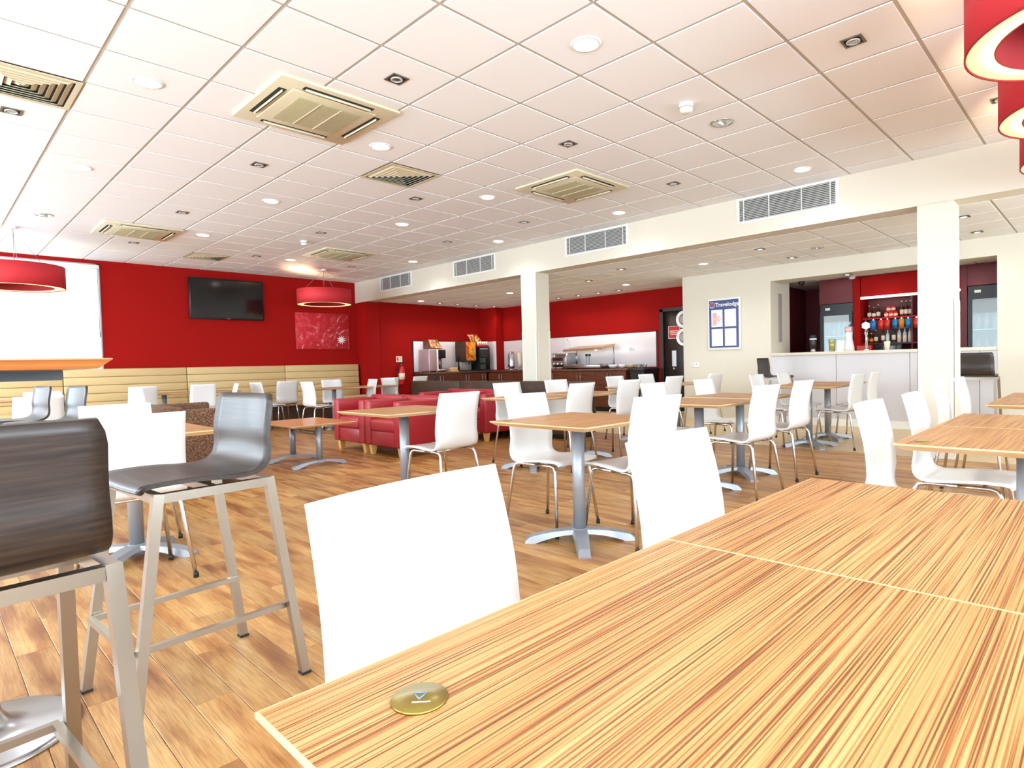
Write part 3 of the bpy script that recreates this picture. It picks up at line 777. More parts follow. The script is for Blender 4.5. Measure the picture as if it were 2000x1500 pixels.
stool(8.35, -2.63, -90, 'black bar stool at the bar counter right of the near column').scale = (1,1,1.09)
t = thing('high_table', 'tall orange wood bar table cut by the left edge with round steel base', 'table', (-.78, -1.50, 0))
tp, eg = knife_top(.60, .60, .030, .030, .004)
obj('tabletop', tp, M['laminate'], t, (0,0,1.112)); obj('edge_band', eg, M['coffee'], t, (0,0,1.112))
obj('top_bracket', MB().prism([(-.22,-.03),(.0,-.05),(.22,-.03),(.22,.03),(0,.05),(-.22,.03)], 1.05, 1.081).prism([(-.03,-.22),(.03,-.22),(.05,0),(.03,.22),(-.03,.22),(-.05,0)], 1.052, 1.0805), M['black'], t)
obj('stem', MB().lathe([(.032,.1),(.03,.2),(.03,1.06)], 20), M['steel'], t)
obj('base', MB().lathe([(.235,0),(.235,.006),(.215,.014),(.12,.022),(.07,.04),(.045,.075),(.034,.14)], 40), M['steel'], t)

# ------------------------------------------------------------------ lounge furniture
t = thing('coffee_table', 'low orange wood coffee table with twin silver legs before the red armchairs', 'table', (2.17, 2.78, 0))
tp, eg = knife_top(.74, .98, .026, .028)
obj('tabletop', tp, M['coffee'], t, (0,0,.475)); obj('edge_band', eg, M['oak_edge'], t, (0,0,.475))
for y in (-.335, .335):
    obj('pole', MB().lathe([(.033,.05),(.033,.449)], 18, (0,y,0)), M['silver'], t)
    m_ = MB()
    for s_ in (1,-1):
        fm = foot_arm(.31, .035, .032, .07)
        m_.add([(p[0]*s_, p[1]+y, p[2]) for p in fm.v], fm.f)
    m_.box(-.03,.03,y-.035,y+.035,.04,.074)
    obj('arched_foot', m_, M['silver'], t)
for z in (.375, .345): obj('stretcher', MB().tube([(0,-.31,z),(0,.31,z)], .009, 8), M['silver'], t)
def armchair(name, x, y, face, wid, dep, mt, label, h=.70, seats=1, feet=True, cat='armchair', group=None):
    """x, y: centre; faces local -Y before rotation"""
    rz = {'W': -PI/2, 'E': PI/2, 'S': 0, 'N': PI}[face]
    t = thing(name, label, cat, (x,y,0), rz, group)
    a, b = wid/2, dep/2; z0 = .12
    for sx in (-1,1):
        x0, x1 = (-a, -a+.13) if sx < 0 else (a-.13, a)
        obj('arm', MB().bbox(x0,x1,-b,b-.14,z0,h-.03,.022,3), mt, t)
    obj('back', MB().bbox(-a,a,b-.16,b,z0,h,.026,3), mt, t)
    obj('seat_base', MB().bbox(-a+.13,a-.13,-b+.012,b-.15,z0,.30,.015,2), mt, t)
    sw = (wid-.26)/seats
    for k in range(seats):
        obj('seat_cushion', MB().bbox(-a+.13+k*sw+.003,-a+.13+(k+1)*sw-.003,-b+.0,b-.16,.29,.45,.04,4), mt, t)
    if feet:
        for sx in (-1,1):
            for sy in (-1,1):
                cx_, cy_ = sx*(a-.07), sy*(b-.07)
                v = [(cx_+u*.032*k, cy_+w_*.032*k, z) for z, k in ((0,.75),(.125,1.15)) for u, w_ in ((-1,-1),(1,-1),(1,1),(-1,1))]
                obj('foot', MB().add(v, [(0,3,2,1),(4,5,6,7),(0,1,5,4),(1,2,6,5),(2,3,7,6),(3,0,4,7)]), M['beech'], t)
    return t
AG = 'red leather armchairs'
armchair('red_armchair', 3.33, 3.28, 'W', .78, .72, M['redleather'], 'red leather armchair behind the coffee table, left one of the front pair', group=AG)
armchair('red_armchair', 3.33, 2.48, 'W', .78, .72, M['redleather'], 'red leather armchair with its arm behind the single white chair, right of front pair', group=AG)
armchair('red_armchair', 4.92, 2.80, 'W', .78, .72, M['redleather'], 'red leather armchair seen in the gap left of the central white chairs', group=AG)
armchair('red_armchair', 4.92, 3.62, 'W', .78, .72, M['redleather'], 'red leather armchair farthest back, only its top showing', group=AG)
armchair('tweed_sofa', 1.0, 2.84, 'E', 1.5, .80, M['tweed'], 'brown tweed sofa partly hidden behind the large dark stool', .76, 2, cat='sofa')
SG = 'brown banquette modules'
for k, (y0, y1, lb) in enumerate(((1.55,3.0,'dark brown banquette section in front of the buffet, nearest one'),(3.02,4.5,'dark brown banquette section at the far column base'),(4.52,6.0,'dark brown banquette section in front of the coffee counter'))):
    t = thing('banquette', lb, 'sofa', (5.75, (y0+y1)/2, 0), 0, SG); h = (y1-y0)/2
    obj('back', MB().bbox(.02,.2,-h,h,.06,.80,.03,3), M['brown'], t)
    obj('seat_base', MB().bbox(-.42,.03,-h,h,.06,.32,.015,2), M['brown'], t)
    obj('seat_cushion', MB().bbox(-.45,.03,-h,h,.31,.45,.035,3), M['brown'], t)
    obj('plinth', MB().box(-.38,.16,-h+.04,h-.04,0,.07), M['black'], t)
# beige channelled bench
secs = [(-1.0,.84),(.84,2.69),(2.69,4.55),(4.55,6.26)]
sl_ = ['leftmost section of the beige bench, under the window', 'beige bench section beside the window, left of the television', 'beige bench section below the television', 'rightmost beige bench section below the red canvas']
for (x0, x1), lb in zip(secs, sl_):
    t = thing('bench_section', lb, 'bench', ((x0+x1)/2, YW, 0), 0, 'beige channelled bench'); h = (x1-x0)/2
    n = 5; z0, z1 = .46, 1.17; dz = (z1-z0)/n
    obj('back_board', MB().box(-h,h,-.06,-.003,.0,z1-.02), M['bench'], t)
    for k in range(n):
        obj('back_channel', MB().bbox(-h+.004,h-.004,-.15+.008*k,-.05,z0+k*dz+.002,z0+(k+1)*dz-.002,.014,3), M['bench'], t)
    obj('seat_cushion', MB().bbox(-h+.004,h-.004,-.62,-.13,.33,.47,.03,3), M['bench'], t)
    obj('plinth', MB().box(-h,h,-.56,-.06,0,.335), M['brown'], t)

# ------------------------------------------------------------------ red wall: television, canvas
t = thing('television', 'flat black television mounted high on the red wall', 'television', (3.48, YW-.06, 2.10))
obj('bezel', MB().bbox(-.69,.69,-.03,.02,0,.80,.006,1), M['black'], t)
obj('screen', MB().box(-.665,.665,-.032,-.028,.035,.775), M['screen'], t)
obj('wall_mount', MB().box(-.3,.3,.02,.06,.2,.6), M['black'], t)
obj('logo', MB().box(-.03,.03,-.0325,-.03,.014,.022), M['greyprint'], t)
t = thing('canvas_art', 'red canvas print with pale feathery marks and a white leaf', 'picture', (5.47, YW-.035, 1.92))
obj('canvas', MB().bbox(-.62,.62,0,.03,-.40,.40,.006,1), M['art'], t)
leaf = []
for k in range(22):
    a = PI/2 + k*2*PI/22; r_ = (.11 if k % 2 == 0 else .05) * (1.0 if k % 4 else 1.12)
    leaf.append((math.cos(a)*r_, math.sin(a)*r_*.95))
Mx = Matrix.Translation((.42,-.003,-.19)) @ Matrix.Rotation(PI/2, 4, 'X')
obj('leaf_print', MB().prism(leaf, -.001, .002, Mx), M['paper'], t)

# ------------------------------------------------------------------ alcove: counters
def cabinet_run(pfx, x0, x1, y0, y1, front, doors, labels, zt=.885):
    """front: '-Y' or '-X'; doors = boundaries along the run"""
    out = []
    for (a, b), lb in zip(zip(doors, doors[1:]), labels):
        if front == '-Y': t = thing('base_cabinet', lb, 'cabinet', ((a+b)/2, y0, 0), 0, 'walnut base cabinets')
        else: t = thing('base_cabinet', lb, 'cabinet', (x0, (a+b)/2, 0), -PI/2, 'walnut base cabinets')
        h = (b-a)/2; dp = (y1-y0) if front == '-Y' else (x1-x0)
        obj('carcass', MB().box(-h+.001,h-.001,.02,dp-.002,.1,zt), M['walnut'], t)
        obj('plinth', MB().box(-h,h,.06,dp-.02,0,.1), M['black'], t)
        for s_ in (-1,1):
            xa, xb_ = (-h+.003, -.002) if s_ < 0 else (.002, h-.003)
            dd = obj('door', MB().bbox(xa,xb_,0,.02,.105,zt-.01,.002,1,False), M['walnut'], t)
            hx = s_*.045
            obj('handle', MB().tube([(hx,0,zt-.22),(hx,-.028,zt-.22),(hx,-.028,zt-.05),(hx,0,zt-.05)], .006, 6), M['steel'], dd)
        out.append(t)
    return out
cabinet_run('a', 0, 0, 7.95, YA, '-Y', [7.55,8.35,9.15,9.43], ['walnut base cabinet under the coffee machine','walnut base cabinet under the juice dispenser','narrow walnut base cabinet in the alcove corner'])
cabinet_run('b', 9.45, XR, 0, 0, '-X', [3.55,4.4,5.25,6.1,6.95,7.93], ['walnut base cabinet nearest the dark door','walnut base cabinet under the heated gantry, right part','walnut base cabinet under the toaster','walnut base cabinet behind the far column','walnut base cabinet left of the far column'])
o = obj('worktop', MB().bbox(7.52,XR-.285,7.92,YA-.002,.887,.93,.006,1).bbox(9.42,XR-.003,3.5,7.94,.8875,.9305,.006,1), M['walnut_top']); tag(o, 'dark brown L-shaped worktop along the red alcove', 'worktop')
o = obj('prep_shelf', MB().bbox(9.45,XR-.003,3.1,3.49,.87,.925,.006,1).box(9.5,XR-.003,3.12,3.47,.0,.87), M['black']); tag(o, 'black counter end beside the dark door', 'counter')
sp1 = obj('splashback', MB().bbox(7.58,9.77,YA-.012,YA-.001,.95,1.70,.002,1), M['splash']); tag(sp1, 'white splashback panel behind the coffee machine', 'splashback')
obj('edge_trim', MB().box(7.55,7.58,YA-.014,YA-.001,.93,1.715).box(7.55,9.77,YA-.014,YA-.001,1.70,1.715), M['doordark'], sp1)
sp2 = obj('splashback', MB().bbox(XR-.012,XR-.001,3.17,7.94,.95,1.70,.002,1), M['splash']); tag(sp2, 'long white splashback panel behind the heated gantry', 'splashback')
obj('edge_trim', MB().box(XR-.014,XR-.001,3.13,3.17,.93,1.715).box(XR-.014,XR-.001,3.13,7.94,1.70,1.715), M['doordark'], sp2)
sp3 = obj('splashback', MB().box(XR-.292,XR-.281,7.95,YA-.013,.95,1.70), M['splash']); tag(sp3, 'white splashback strip on the alcove corner pier', 'splashback')
CT = .931
# coffee machine
t = thing('coffee_machine', 'pinkish steel coffee machine at the left end of the counter', 'coffee machine', (7.78, 8.22, CT))
obj('body', MB().bbox(-.13,.10,-.22,.22,.03,.56,.02,2), M['lilac'], t)
obj('side_panel', MB().bbox(.10,.15,-.22,.22,.03,.55,.012,2), M['white'], t)
obj('brew_head', MB().bbox(.15,.45,-.12,.22,.34,.55,.02,2), M['black'], t)
obj('brew_body', MB().bbox(.15,.45,.05,.22,.03,.36,.01,1), M['steel'], t)
obj('drip_tray', MB().bbox(.15,.46,-.2,.1,.02,.07,.008,1), M['steel'], t)
obj('cup_stand', MB().lathe([(.04,.08),(.045,.2)], 14, (.25,-.08,0)), M['black'], t)
for x in (-.1,.12,.42):
    for y in (-.18,.18): obj('foot', MB().lathe([(.015,0),(.015,.035)], 8, (x,y,0)), M['steel'], t)
t = thing('bean_box', 'brown slanted display of coffee beans on top of the coffee machine', 'display', (7.98, 8.33, CT+.57))
obj('box', MB().add([(-.16,-.16,0),(.2,-.16,0),(.2,.14,0),(-.16,.14,0),(-.12,-.02,.24),(.16,-.02,.24),(.2,.14,.2),(-.16,.14,.2)], [(0,3,2,1),(4,5,6,7),(0,1,5,4),(1,2,6,5),(2,3,7,6),(3,0,4,7)]), M['walnut'], t)
obj('bean_panel', MB().add([(-.13,-.163,.02),(.17,-.163,.02),(.14,-.033,.22),(-.10,-.033,.22),(-.13,-.158,.02),(.17,-.158,.02),(.14,-.028,.22),(-.10,-.028,.22)], [(0,1,2,3),(7,6,5,4),(0,4,5,1),(1,5,6,2),(2,6,7,3),(3,7,4,0)]), M['bean'], t)
# juice dispenser
t = thing('juice_dispenser', 'tall juice dispenser with a fruit picture on its front', 'drinks dispenser', (8.98, 8.22, CT))
obj('body', MB().bbox(-.17,.17,-.18,.25,.24,.76,.012,2), M['brown'], t)
obj('column', MB().bbox(-.17,.17,.02,.25,.02,.25,.01,1), M['greypanel'], t)
obj('fruit_panel', MB().bbox(-.155,.155,-.192,-.178,.27,.74,.004,1), M['fruit'], t)
obj('tap', MB().tube([(-.06,-.17,.25),(-.06,-.17,.17)], .014, 8), M['black'], t); obj('tap', MB().tube([(.06,-.17,.25),(.06,-.17,.17)], .014, 8), M['black'], t)
obj('drip_tray', MB().bbox(-.17,.17,-.2,.05,0,.03,.006,1), M['black'], t)
t = thing('glass_fridge', 'small glass-door counter fridge right of the juice dispenser', 'fridge', (9.40, 8.20, CT))
f = MB(); f.box(-.18,-.155,-.2,.22,0,.62); f.box(.155,.18,-.2,.22,0,.62); f.box(-.155,.155,-.2,.22,.58,.62); f.box(-.155,.155,-.2,.22,0,.04)
obj('cabinet', f, M['black'], t); obj('back_liner', MB().box(-.155,.155,.18,.22,.04,.58), M['white'], t); obj('strip_light', MB().box(-.14,.14,-.17,-.15,.565,.578), M['fstrip'], t)
obj('glass_door', MB().box(-.155,.155,-.198,-.19,.04,.58), M['glassd'], t)
for z in (.2,.38): obj('shelf', MB().box(-.15,.15,-.17,.17,z,z+.008), M['steel'], t)
for k in range(6):
    o = obj('juice_carton', MB().bbox(-.13+.09*(k%3),-.06+.09*(k%3),-.1,0,.042+(k//3)*.166,.042+(k//3)*.166+.13,.004,1), M['label_w'], None, (9.40,8.20,CT)); tag(o, '%s pale carton on the %s shelf inside the small glass fridge' % (['left','middle','right'][k%3], ['bottom','middle'][k//3]), 'carton', 'cartons in the small fridge')
t = thing('cup_rack', 'slanted rack of paper cups on top of the small glass fridge', 'cup rack', (9.40, 8.22, CT+.621))
obj('tray', MB().bbox(-.2,.18,-.2,.15,0,.05,.006,1), M['redprint'], t)
obj('slanted_panel', MB().add([(-.28,-.1,.05),(.1,-.1,.05),(-.02,.05,.33),(-.34,.05,.33),(-.28,-.09,.05),(.1,-.09,.05),(-.02,.06,.33),(-.34,.06,.33)], [(0,1,2,3),(7,6,5,4),(0,4,5,1),(1,5,6,2),(2,6,7,3),(3,7,4,0)]), M['bean'], t)
for k in range(5): obj('cup', MB().lathe([(.026,0),(.034,.09)], 12, (-.15+k*.07,-.15,.05)), M['paper'], t)
t = thing('juicer', 'dark tap stand between coffee machine and juice dispenser', 'appliance', (8.70, 8.20, CT))
obj('base', MB().lathe([(.08,0),(.08,.02),(.02,.03)], 16), M['black'], t); obj('neck', MB().tube([(0,0,.02),(0,0,.28),(-.05,-.05,.36),(-.1,-.08,.34)], .018, 8), M['black'], t)
t = thing('cup_tray', 'wooden tray with brown sachets on the coffee counter', 'tray', (8.47, 8.15, CT))
obj('tray', MB().bbox(-.12,.12,-.1,.1,0,.03,.006,1), M['beech'], t)
for k in range(4): obj('sachet', MB().bbox(-.1+k*.05,-.06+k*.05,-.08,.06,.028,.09+.02*(k%2),.004,1), M['oak_edge'], t)
t = thing('water_urn', 'steel urn with tap on the counter left of the far column', 'urn', (9.75, 7.35, CT))
obj('body', MB().lathe([(.08,.06),(.085,.1),(.085,.42),(.06,.46),(.015,.48)], 20), M['steel'], t); obj('stand', MB().lathe([(.09,0),(.08,.02),(.05,.06)], 20), M['steel'], t); obj('tap', MB().tube([(-.085,0,.12),(-.13,0,.12),(-.13,0,.08)], .01, 8), M['black'], t)
t = thing('towel_holder', 'beige cylinder holder right of the steel urn', 'holder', (9.75, 7.05, CT))
obj('roll', MB().lathe([(.055,.08),(.055,.44)], 18), M['label_w'], t); obj('stand', MB().lathe([(.07,0),(.07,.02),(.012,.025),(.012,.46)], 16), M['steel'], t)
# toaster, gantry, bowls
t = thing('conveyor_toaster', 'steel conveyor toaster with dark slot on the buffet counter', 'toaster', (9.70, 5.50, CT), -PI/2)
v = [(-.2,-.12,.06),(-.2,-.22,.12),(-.2,-.22,.26),(-.2,-.1,.36),(-.2,.2,.36),(-.2,.2,.06)]
n = len(v); vv = v + [(.2,)+p[1:] for p in v]
obj('housing', MB().add(vv, [tuple(range(n))[::-1], tuple(range(n,2*n))] + [(i,(i+1)%n,n+(i+1)%n,n+i) for i in range(n)]), M['steel'], t)
obj('slot', MB().box(-.15,.15,-.226,-.215,.2,.27), M['black'], t); obj('side_cheek', MB().bbox(.2,.225,-.18,.2,.05,.38,.01,2), M['steel'], t); obj('side_cheek', MB().bbox(-.225,-.2,-.18,.2,.05,.38,.01,2), M['steel'], t)
for x in (-.12,0,.12): obj('knob', MB().tube([(x,-.2,.13),(x,-.24,.13)], .018, 10), M['paper'], t)
for x in (-.18,.18):
    for y in (-.1,.16): obj('foot', MB().lathe([(.014,0),(.014,.065)], 8, (x,y,0)), M['black'], t)
t = thing('heated_gantry', 'steel heated serving gantry with canopy on the buffet counter', 'food warmer', (9.72, 4.72, CT), -PI/2)
obj('hot_plate', MB().bbox(-.62,.46,-.24,.22,.02,.11,.008,1), M['steel'], t)
v = [(-.6,-.26,.40),(.52,-.26,.42),(.55,.2,.50),(-.57,.2,.48)]; vv = [(x,y,z) for x,y,z in v] + [(x,y,z+.05) for x,y,z in v]
ca = obj('canopy', MB().add(vv, [(0,3,2,1),(4,5,6,7),(0,1,5,4),(1,2,6,5),(2,3,7,6),(3,0,4,7)]), M['canopy'], t)
for x in (-.3, .2): obj('heat_lamp', MB().lathe([(.0001,.415),(.03,.42),(.035,.44)], 12, (x,-.05,0)), M['lamp_s'], ca)
for x in (-.55,.53): obj('upright', MB().tube([(x,.18,.05),(x,.18,.49)], .012, 8), M['steel'], t)
for x in (-.60,.44):
    obj('foot', MB().box(x,x+.03,-.2,.2,0,.022), M['black'], t)
for k, (y, r_, mt, lb) in enumerate(((4.05,.11,'paper','wide white bowl nearest the heated gantry'),(3.80,.085,'paper','white sauce bowl in the middle of the buffet end'),(3.58,.09,'oak_edge','bread basket between the bowls on the buffet'),(3.38,.07,'glass','small glass bowl left of the pair by the door'),(3.24,.07,'glass','small glass bowl right of the pair by the door'))):
    z = CT if y > 3.5 else .926
    o = obj('serving_bowl', MB().lathe([(r_*.5,0),(r_*.9,.05),(r_,.085),(r_*.95,.085),(r_*.85,.05),(r_*.45,.008)], 20, close=True), M[mt], None, (9.68, y, z)); tag(o, lb, 'bowl', 'bowls on the buffet')
def socket(name, x, y, z, axis, label, w=.15):
    t = thing(name, label, 'socket', (x,y,z))
    if axis == 'X': obj('plate', MB().bbox(-.008,0,-w/2,w/2,-.045,.045,.003,1), M['socket'], t); [obj('switch', MB().box(-.011,-.007,q-.012,q+.012,.0,.025), M['greyprint'], t) for q in (-.03,.03)]
    else: obj('plate', MB().bbox(-w/2,w/2,-.008,0,-.045,.045,.003,1), M['socket'], t); [obj('switch', MB().box(q-.012,q+.012,-.011,-.007,.0,.025), M['greyprint'], t) for q in (-.03,.03)]
socket('wall_socket', XR-.013, 3.78, 1.36, 'X', 'double white socket on the splashback right of the gantry')
socket('wall_socket', XR-.013, 5.92, 1.30, 'X', 'white socket on the splashback by the far column')
socket('wall_socket', XW, 1.62, .98, 'X', 'small white socket low on the cream wall')
socket('wall_socket', 6.95, YA, .62, 'Y', 'white socket low on the red alcove wall')
t = thing('plug_pair', 'two black plugs in the socket under the heated canopy', 'plug', (XR-.013, 5.02, 1.25))
obj('plate', MB().bbox(-.008,0,-.09,.09,-.045,.045,.003,1), M['socket'], t)
for q in (-.045,.045):
    pl = obj('plug', MB().bbox(-.05,-.008,q-.025,q+.025,-.025,.03,.006,1), M['black'], t); obj('cable', MB().tube([(-.04,q,-.02),(-.04,q+.01,-.15),(-.03,q+.02,-.31)], .005, 6), M['black'], pl)
t = thing('paper_notice', 'white paper notice taped above the toaster', 'notice', (XR-.013, 5.62, 1.50)); obj('sheet', MB().box(-.003,0,-.10,.10,-.16,.16), M['paper'], t)
for k in range(6): obj('printed_line', MB().box(-.004,-.003,-.07,.07,-.10+k*.04,-.095+k*.04), M['greyprint'], t)
obj('tape', MB().box(-.0045,-.003,.03,.07,.13,.15), M['black'], t)
# extinguisher, sign, bin
t = thing('fire_extinguisher', 'red fire extinguisher on the red wall', 'fire extinguisher', (7.17, YA-.09, .66))
obj('cylinder', MB().lathe([(.06,0),(.075,.02),(.075,.36),(.05,.42),(.025,.44)], 20), M['extred'], t)
obj('valve', MB().lathe([(.02,.44),(.02,.48),(.012,.5)], 12), M['brass'], t); obj('handle', MB().bbox(-.06,.06,-.012,.012,.5,.53,.004,1), M['black'], t)
obj('hose', MB().tube([(-.02,0,.47),(-.09,0,.42),(-.1,0,.2),(-.09,-.01,.08)], .012, 8), M['black'], t)
obj('label_band', MB().lathe([(.0755,.12),(.0755,.27)], 20), M['label_w'], t); obj('wall_bracket', MB().box(-.02,.02,.07,.089,.2,.4), M['black'], t)
t = thing('extinguisher_sign', 'small cream instruction sign above the fire extinguisher', 'sign', (7.17, YA-.002, 1.27)); obj('plate', MB().box(-.085,.085,-.004,0,-.07,.07), M['label_w'], t)
obj('pictogram', MB().box(-.06,-.02,-.006,-.004,-.04,.04), M['redprint'], t); [obj('printed_line', MB().box(0,.07,-.006,-.004,-.04+k*.025,-.033+k*.025), M['greyprint'], t) for k in range(4)]
t = thing('pedal_bin', 'steel bin with open black flap lid by the extinguisher', 'bin', (7.32, 7.62, 0))
obj('body', MB().lathe([(.13,0),(.15,.03),(.16,.62),(.165,.64)], 24), M['steel'], t); obj('rim', MB().lathe([(.16,.63),(.17,.65),(.155,.70),(.10,.74)], 24), M['steel'], t)
obj('lid', MB().add([(.04,-.12,.70),(.22,-.10,.86),(.22,.10,.86),(.04,.12,.70),(.05,-.12,.68),(.24,-.10,.85),(.24,.10,.85),(.05,.12,.68)], [(0,1,2,3),(7,6,5,4),(0,4,5,1),(1,5,6,2),(2,6,7,3),(3,7,4,0)]), M['black'], t)
# dark door with sign
dr = struct('door_1', MB().bbox(XR+.02,XR+.065,2.16,2.98,.01,2.10,.004,1), M['doordark'])
obj('door_frame', MB().box(XR-.03,XR+.1,2.98,3.06,0,2.16).box(XR-.03,XR+.1,2.08,2.16,0,2.16).box(XR-.03,XR+.1,2.08,3.06,2.10,2.17), M['doordark'], dr)
obj('push_plate', MB().box(XR+.014,XR+.02,2.70,2.80,.95,1.28), M['steel'], dr); obj('door_lock', MB().lathe([(.03,0),(.03,.03)], 14, (0,0,0)), M['steel'], dr, (XR+.0,2.76,.90)).rotation_euler = (0,PI/2,0)
t = thing('door_sign', 'red notice with white lines on the dark door', 'sign', (XR+.018, 2.74, 1.66))
obj('plate', MB().box(-.006,0,-.14,.14,-.13,.13), M['paper'], t); obj('panel', MB().box(-.008,-.006,-.13,.13,-.12,.12), M['redprint'], t)
for k in range(3): obj('printed_line', MB().box(-.0095,-.008,-.10+.02*(k==0),.10-.02*(k==0),-.05+k*.035,-.035+k*.035), M['paper'], t)
for z, lb in ((1.83,'upper white ring fixed to the corner of the cream wall'),(1.50,'lower white ring fixed to the corner of the cream wall')):
    t = thing('wall_ring', lb, 'decoration', (XW+.05, 1.87, z), 0, 'white rings at the wall corner')
    obj('ring', MB().lathe([(.16,-.015),(.16,.015),(.105,.015),(.105,-.015)], 32, close=True, smooth=False), M['white'], t).rotation_euler = (0,PI/2,0)
    obj('inner_disc', MB().lathe([(.0001,-.012),(.085,-.012),(.085,.012),(.0001,.012)], 24, smooth=False), M['greypanel'], t).rotation_euler = (0,PI/2,0)

# ------------------------------------------------------------------ notice board
t = thing('notice_board', 'navy notice board with white frame and four papers on cream wall', 'notice board', (XW-.03, 1.04, 1.69))
obj('frame', MB().bbox(0,.03,-.31,.31,-.45,.45,.008,2), M['white'], t)
obj('panel', MB().box(-.003,0,-.275,.275,-.415,.415), M['navy'], t)
Rm = Matrix.Rotation(-PI/2, 4, 'Z') @ Matrix.Rotation(PI/2, 4, 'X')
def put_text(body, size, mt, parent, loc, bold=0):
    me = text_mesh('lettering', body, size, mt, .0006, bold); me.transform(Rm); return obj('lettering', me, None, parent, loc)
put_text('Travelodge', .098, M['paper'], t, (-.0042, -.068, .335), .0016)
lg = obj('logo_disc', MB().lathe([(.0001,0),(.052,0),(.052,.002),(.0001,.002)], 28, smooth=False), M['paper'], t, (-.0035,.215,.335)); lg.rotation_euler = (0,-PI/2,0)
def disc_part(name, mt, poly, z): 
    me = MB().prism(poly, 0, .0012); o = obj(name, me, mt, t); o.matrix_local = Matrix.Translation((-.0056-z,.215,.335)) @ Rm; return o
disc_part('logo_field', M['navy'], [(math.cos(a*2*PI/28)*.048, math.sin(a*2*PI/28)*.048) for a in range(28)], 0)
disc_part('logo_red', M['redprint'], [(math.cos(a)*.046, math.sin(a)*.046) for a in [-.1+PI*k*.62/10 for k in range(11)]] + [(-.035,.004),(.0,-.004)], .0012)
disc_part('logo_blue', M['skyprint'], [(math.cos(a)*.046, math.sin(a)*.046) for a in [PI*1.12+PI*k*.76/10 for k in range(11)]] + [(0,-.016)], .0012)
for i, (y, z) in enumerate(((.125,.10),(-.125,.10),(.125,-.235),(-.125,-.235))):
    p = obj('paper', MB().box(-.006,-.003,y-.105,y+.105,z-.15,z+.15), M['paper'], t)
    b = MB(); a0, a1 = .092, .135
    b.box(-.0066,-.006,y-a0,y+a0,z+a1-.003,z+a1); b.box(-.0066,-.006,y-a0,y+a0,z-a1,z-a1+.003); b.box(-.0066,-.006,y-a0,y-a0+.003,z-a1,z+a1); b.box(-.0066,-.006,y+a0-.003,y+a0,z-a1,z+a1)
    obj('paper_border', b, M['greyprint'], p)
    if i == 0:
        obj('pink_column', MB().box(-.0068,-.006,y+.005,y+.082,z-.12,z+.10), M['pinkpaper'], p)
        obj('pink_disc', MB().lathe([(.0001,0),(.045,0),(.045,.0012),(.0001,.0012)], 24, smooth=False), M['pinkpaper'], p, (-.0064,y-.035,z-.005)).rotation_euler = (0,-PI/2,0)
        put_text('10', .075, M['paper'], p, (-.0082, y-.035, z-.005), .001)
        obj('price_line', MB().box(-.0076,-.0068,y+.01,y+.065,z-.01,z-.002), M['paper'], p)
    else:
        for k in range(6): obj('printed_line', MB().box(-.0066,-.006,y-.07,y+.07,z+.10-k*.035,z+.103-k*.035), M['greyprint'], p)

# ------------------------------------------------------------------ bar
bar = thing('bar_counter', 'white panelled bar counter with pale stone top', 'bar', (XW, 0, 0))
ys = [OY1, -.80, -1.79, -2.6, OY0]
for k in range(4):
    obj('front_panel', MB().bbox(-.02,0,ys[k+1]+.003,ys[k]-.003,.12,1.10,.002,1,False), M['shell_bar'], bar)
obj('carcass', MB().box(.0,.44,OY0+.002,OY1-.002,.0,1.095), M['shell_bar'], bar)
obj('plinth', MB().box(-.012,.0,OY0,OY1,0,.12), M['white'], bar)
obj('counter_top', MB().bbox(-.06,.62,OY0+.003,OY1-.003,1.10,1.15,.01,2), M['cream'], bar)
o = obj('reveal_panel', MB().box(XW+.30,XW+.44,OY1-.012,OY1-.001,1.34,2.16), M['greypanel']); tag(o, 'narrow grey panel on the bar hatch side wall', 'panel')
BT = 1.151
def fridge(x, y, w_, label, ht=2.02, seed=0):
    t = thing('bottle_fridge', label, 'fridge', (x, y, 0), 0, 'bar bottle fridges'); h = w_/2; rnd = random.Random(seed)
    f = MB(); f.box(0,.55,-h,-h+.05,0,ht); f.box(0,.55,h-.05,h,0,ht); f.box(0,.55,-h+.05,h-.05,ht-.16,ht); f.box(0,.55,-h+.05,h-.05,0,.15); f.box(.5,.55,-h+.05,h-.05,.15,ht-.16)
    obj('cabinet', f, M['black'], t)
    obj('liner', MB().box(.495,.499,-h+.05,h-.05,.15,ht-.16), M['fliner'], t)
    dd = obj('door', MB().box(-.03,0,-h,-h+.055,.1,ht-.14).box(-.03,0,h-.055,h,.1,ht-.14).box(-.03,0,-h+.055,h-.055,ht-.2,ht-.14).box(-.03,0,-h+.055,h-.055,.1,.16), M['black'], t)
    obj('door_glass', MB().box(-.018,-.012,-h+.055,h-.055,.16,ht-.2), M['glassd'], dd)
    obj('badge', MB().box(-.004,0,h-.16,h-.08,ht-.10,ht-.06), M['paper'], t)
    obj('strip_light', MB().box(.03,.05,-h+.06,h-.06,ht-.2,ht-.18), M['fstrip'], t)
    for z in (1.05, 1.42): obj('shelf', MB().box(.04,.49,-h+.05,h-.05,z,z+.01), M['steel'], t)
    return t
def bottle(x, y, z, h, r_, mt, lab, label, group):
    t = thing('bottle', label, 'bottle', (x,y,z), 0, group)
    obj('glass', MB().lathe([(r_*.9,0),(r_,.01),(r_,h*.55),(r_*.8,h*.64),(r_*.34,h*.76),(r_*.34,h*.96),(r_*.3,h)], 12), M[mt], t)
    if lab: obj('label', MB().lathe([(r_*1.02,h*.16),(r_*1.02,h*.46)], 12), M[lab], t)
    obj('cap', MB().lathe([(r_*.4,h*.94),(r_*.4,h*1.0),(.0001,h*1.01)], 10), M['label_w' if lab else 'steel'], t)
XS = 10.2
fridge(XS, -.405, .53, 'black bottle fridge on the left of the back bar', 1.98, seed=1)
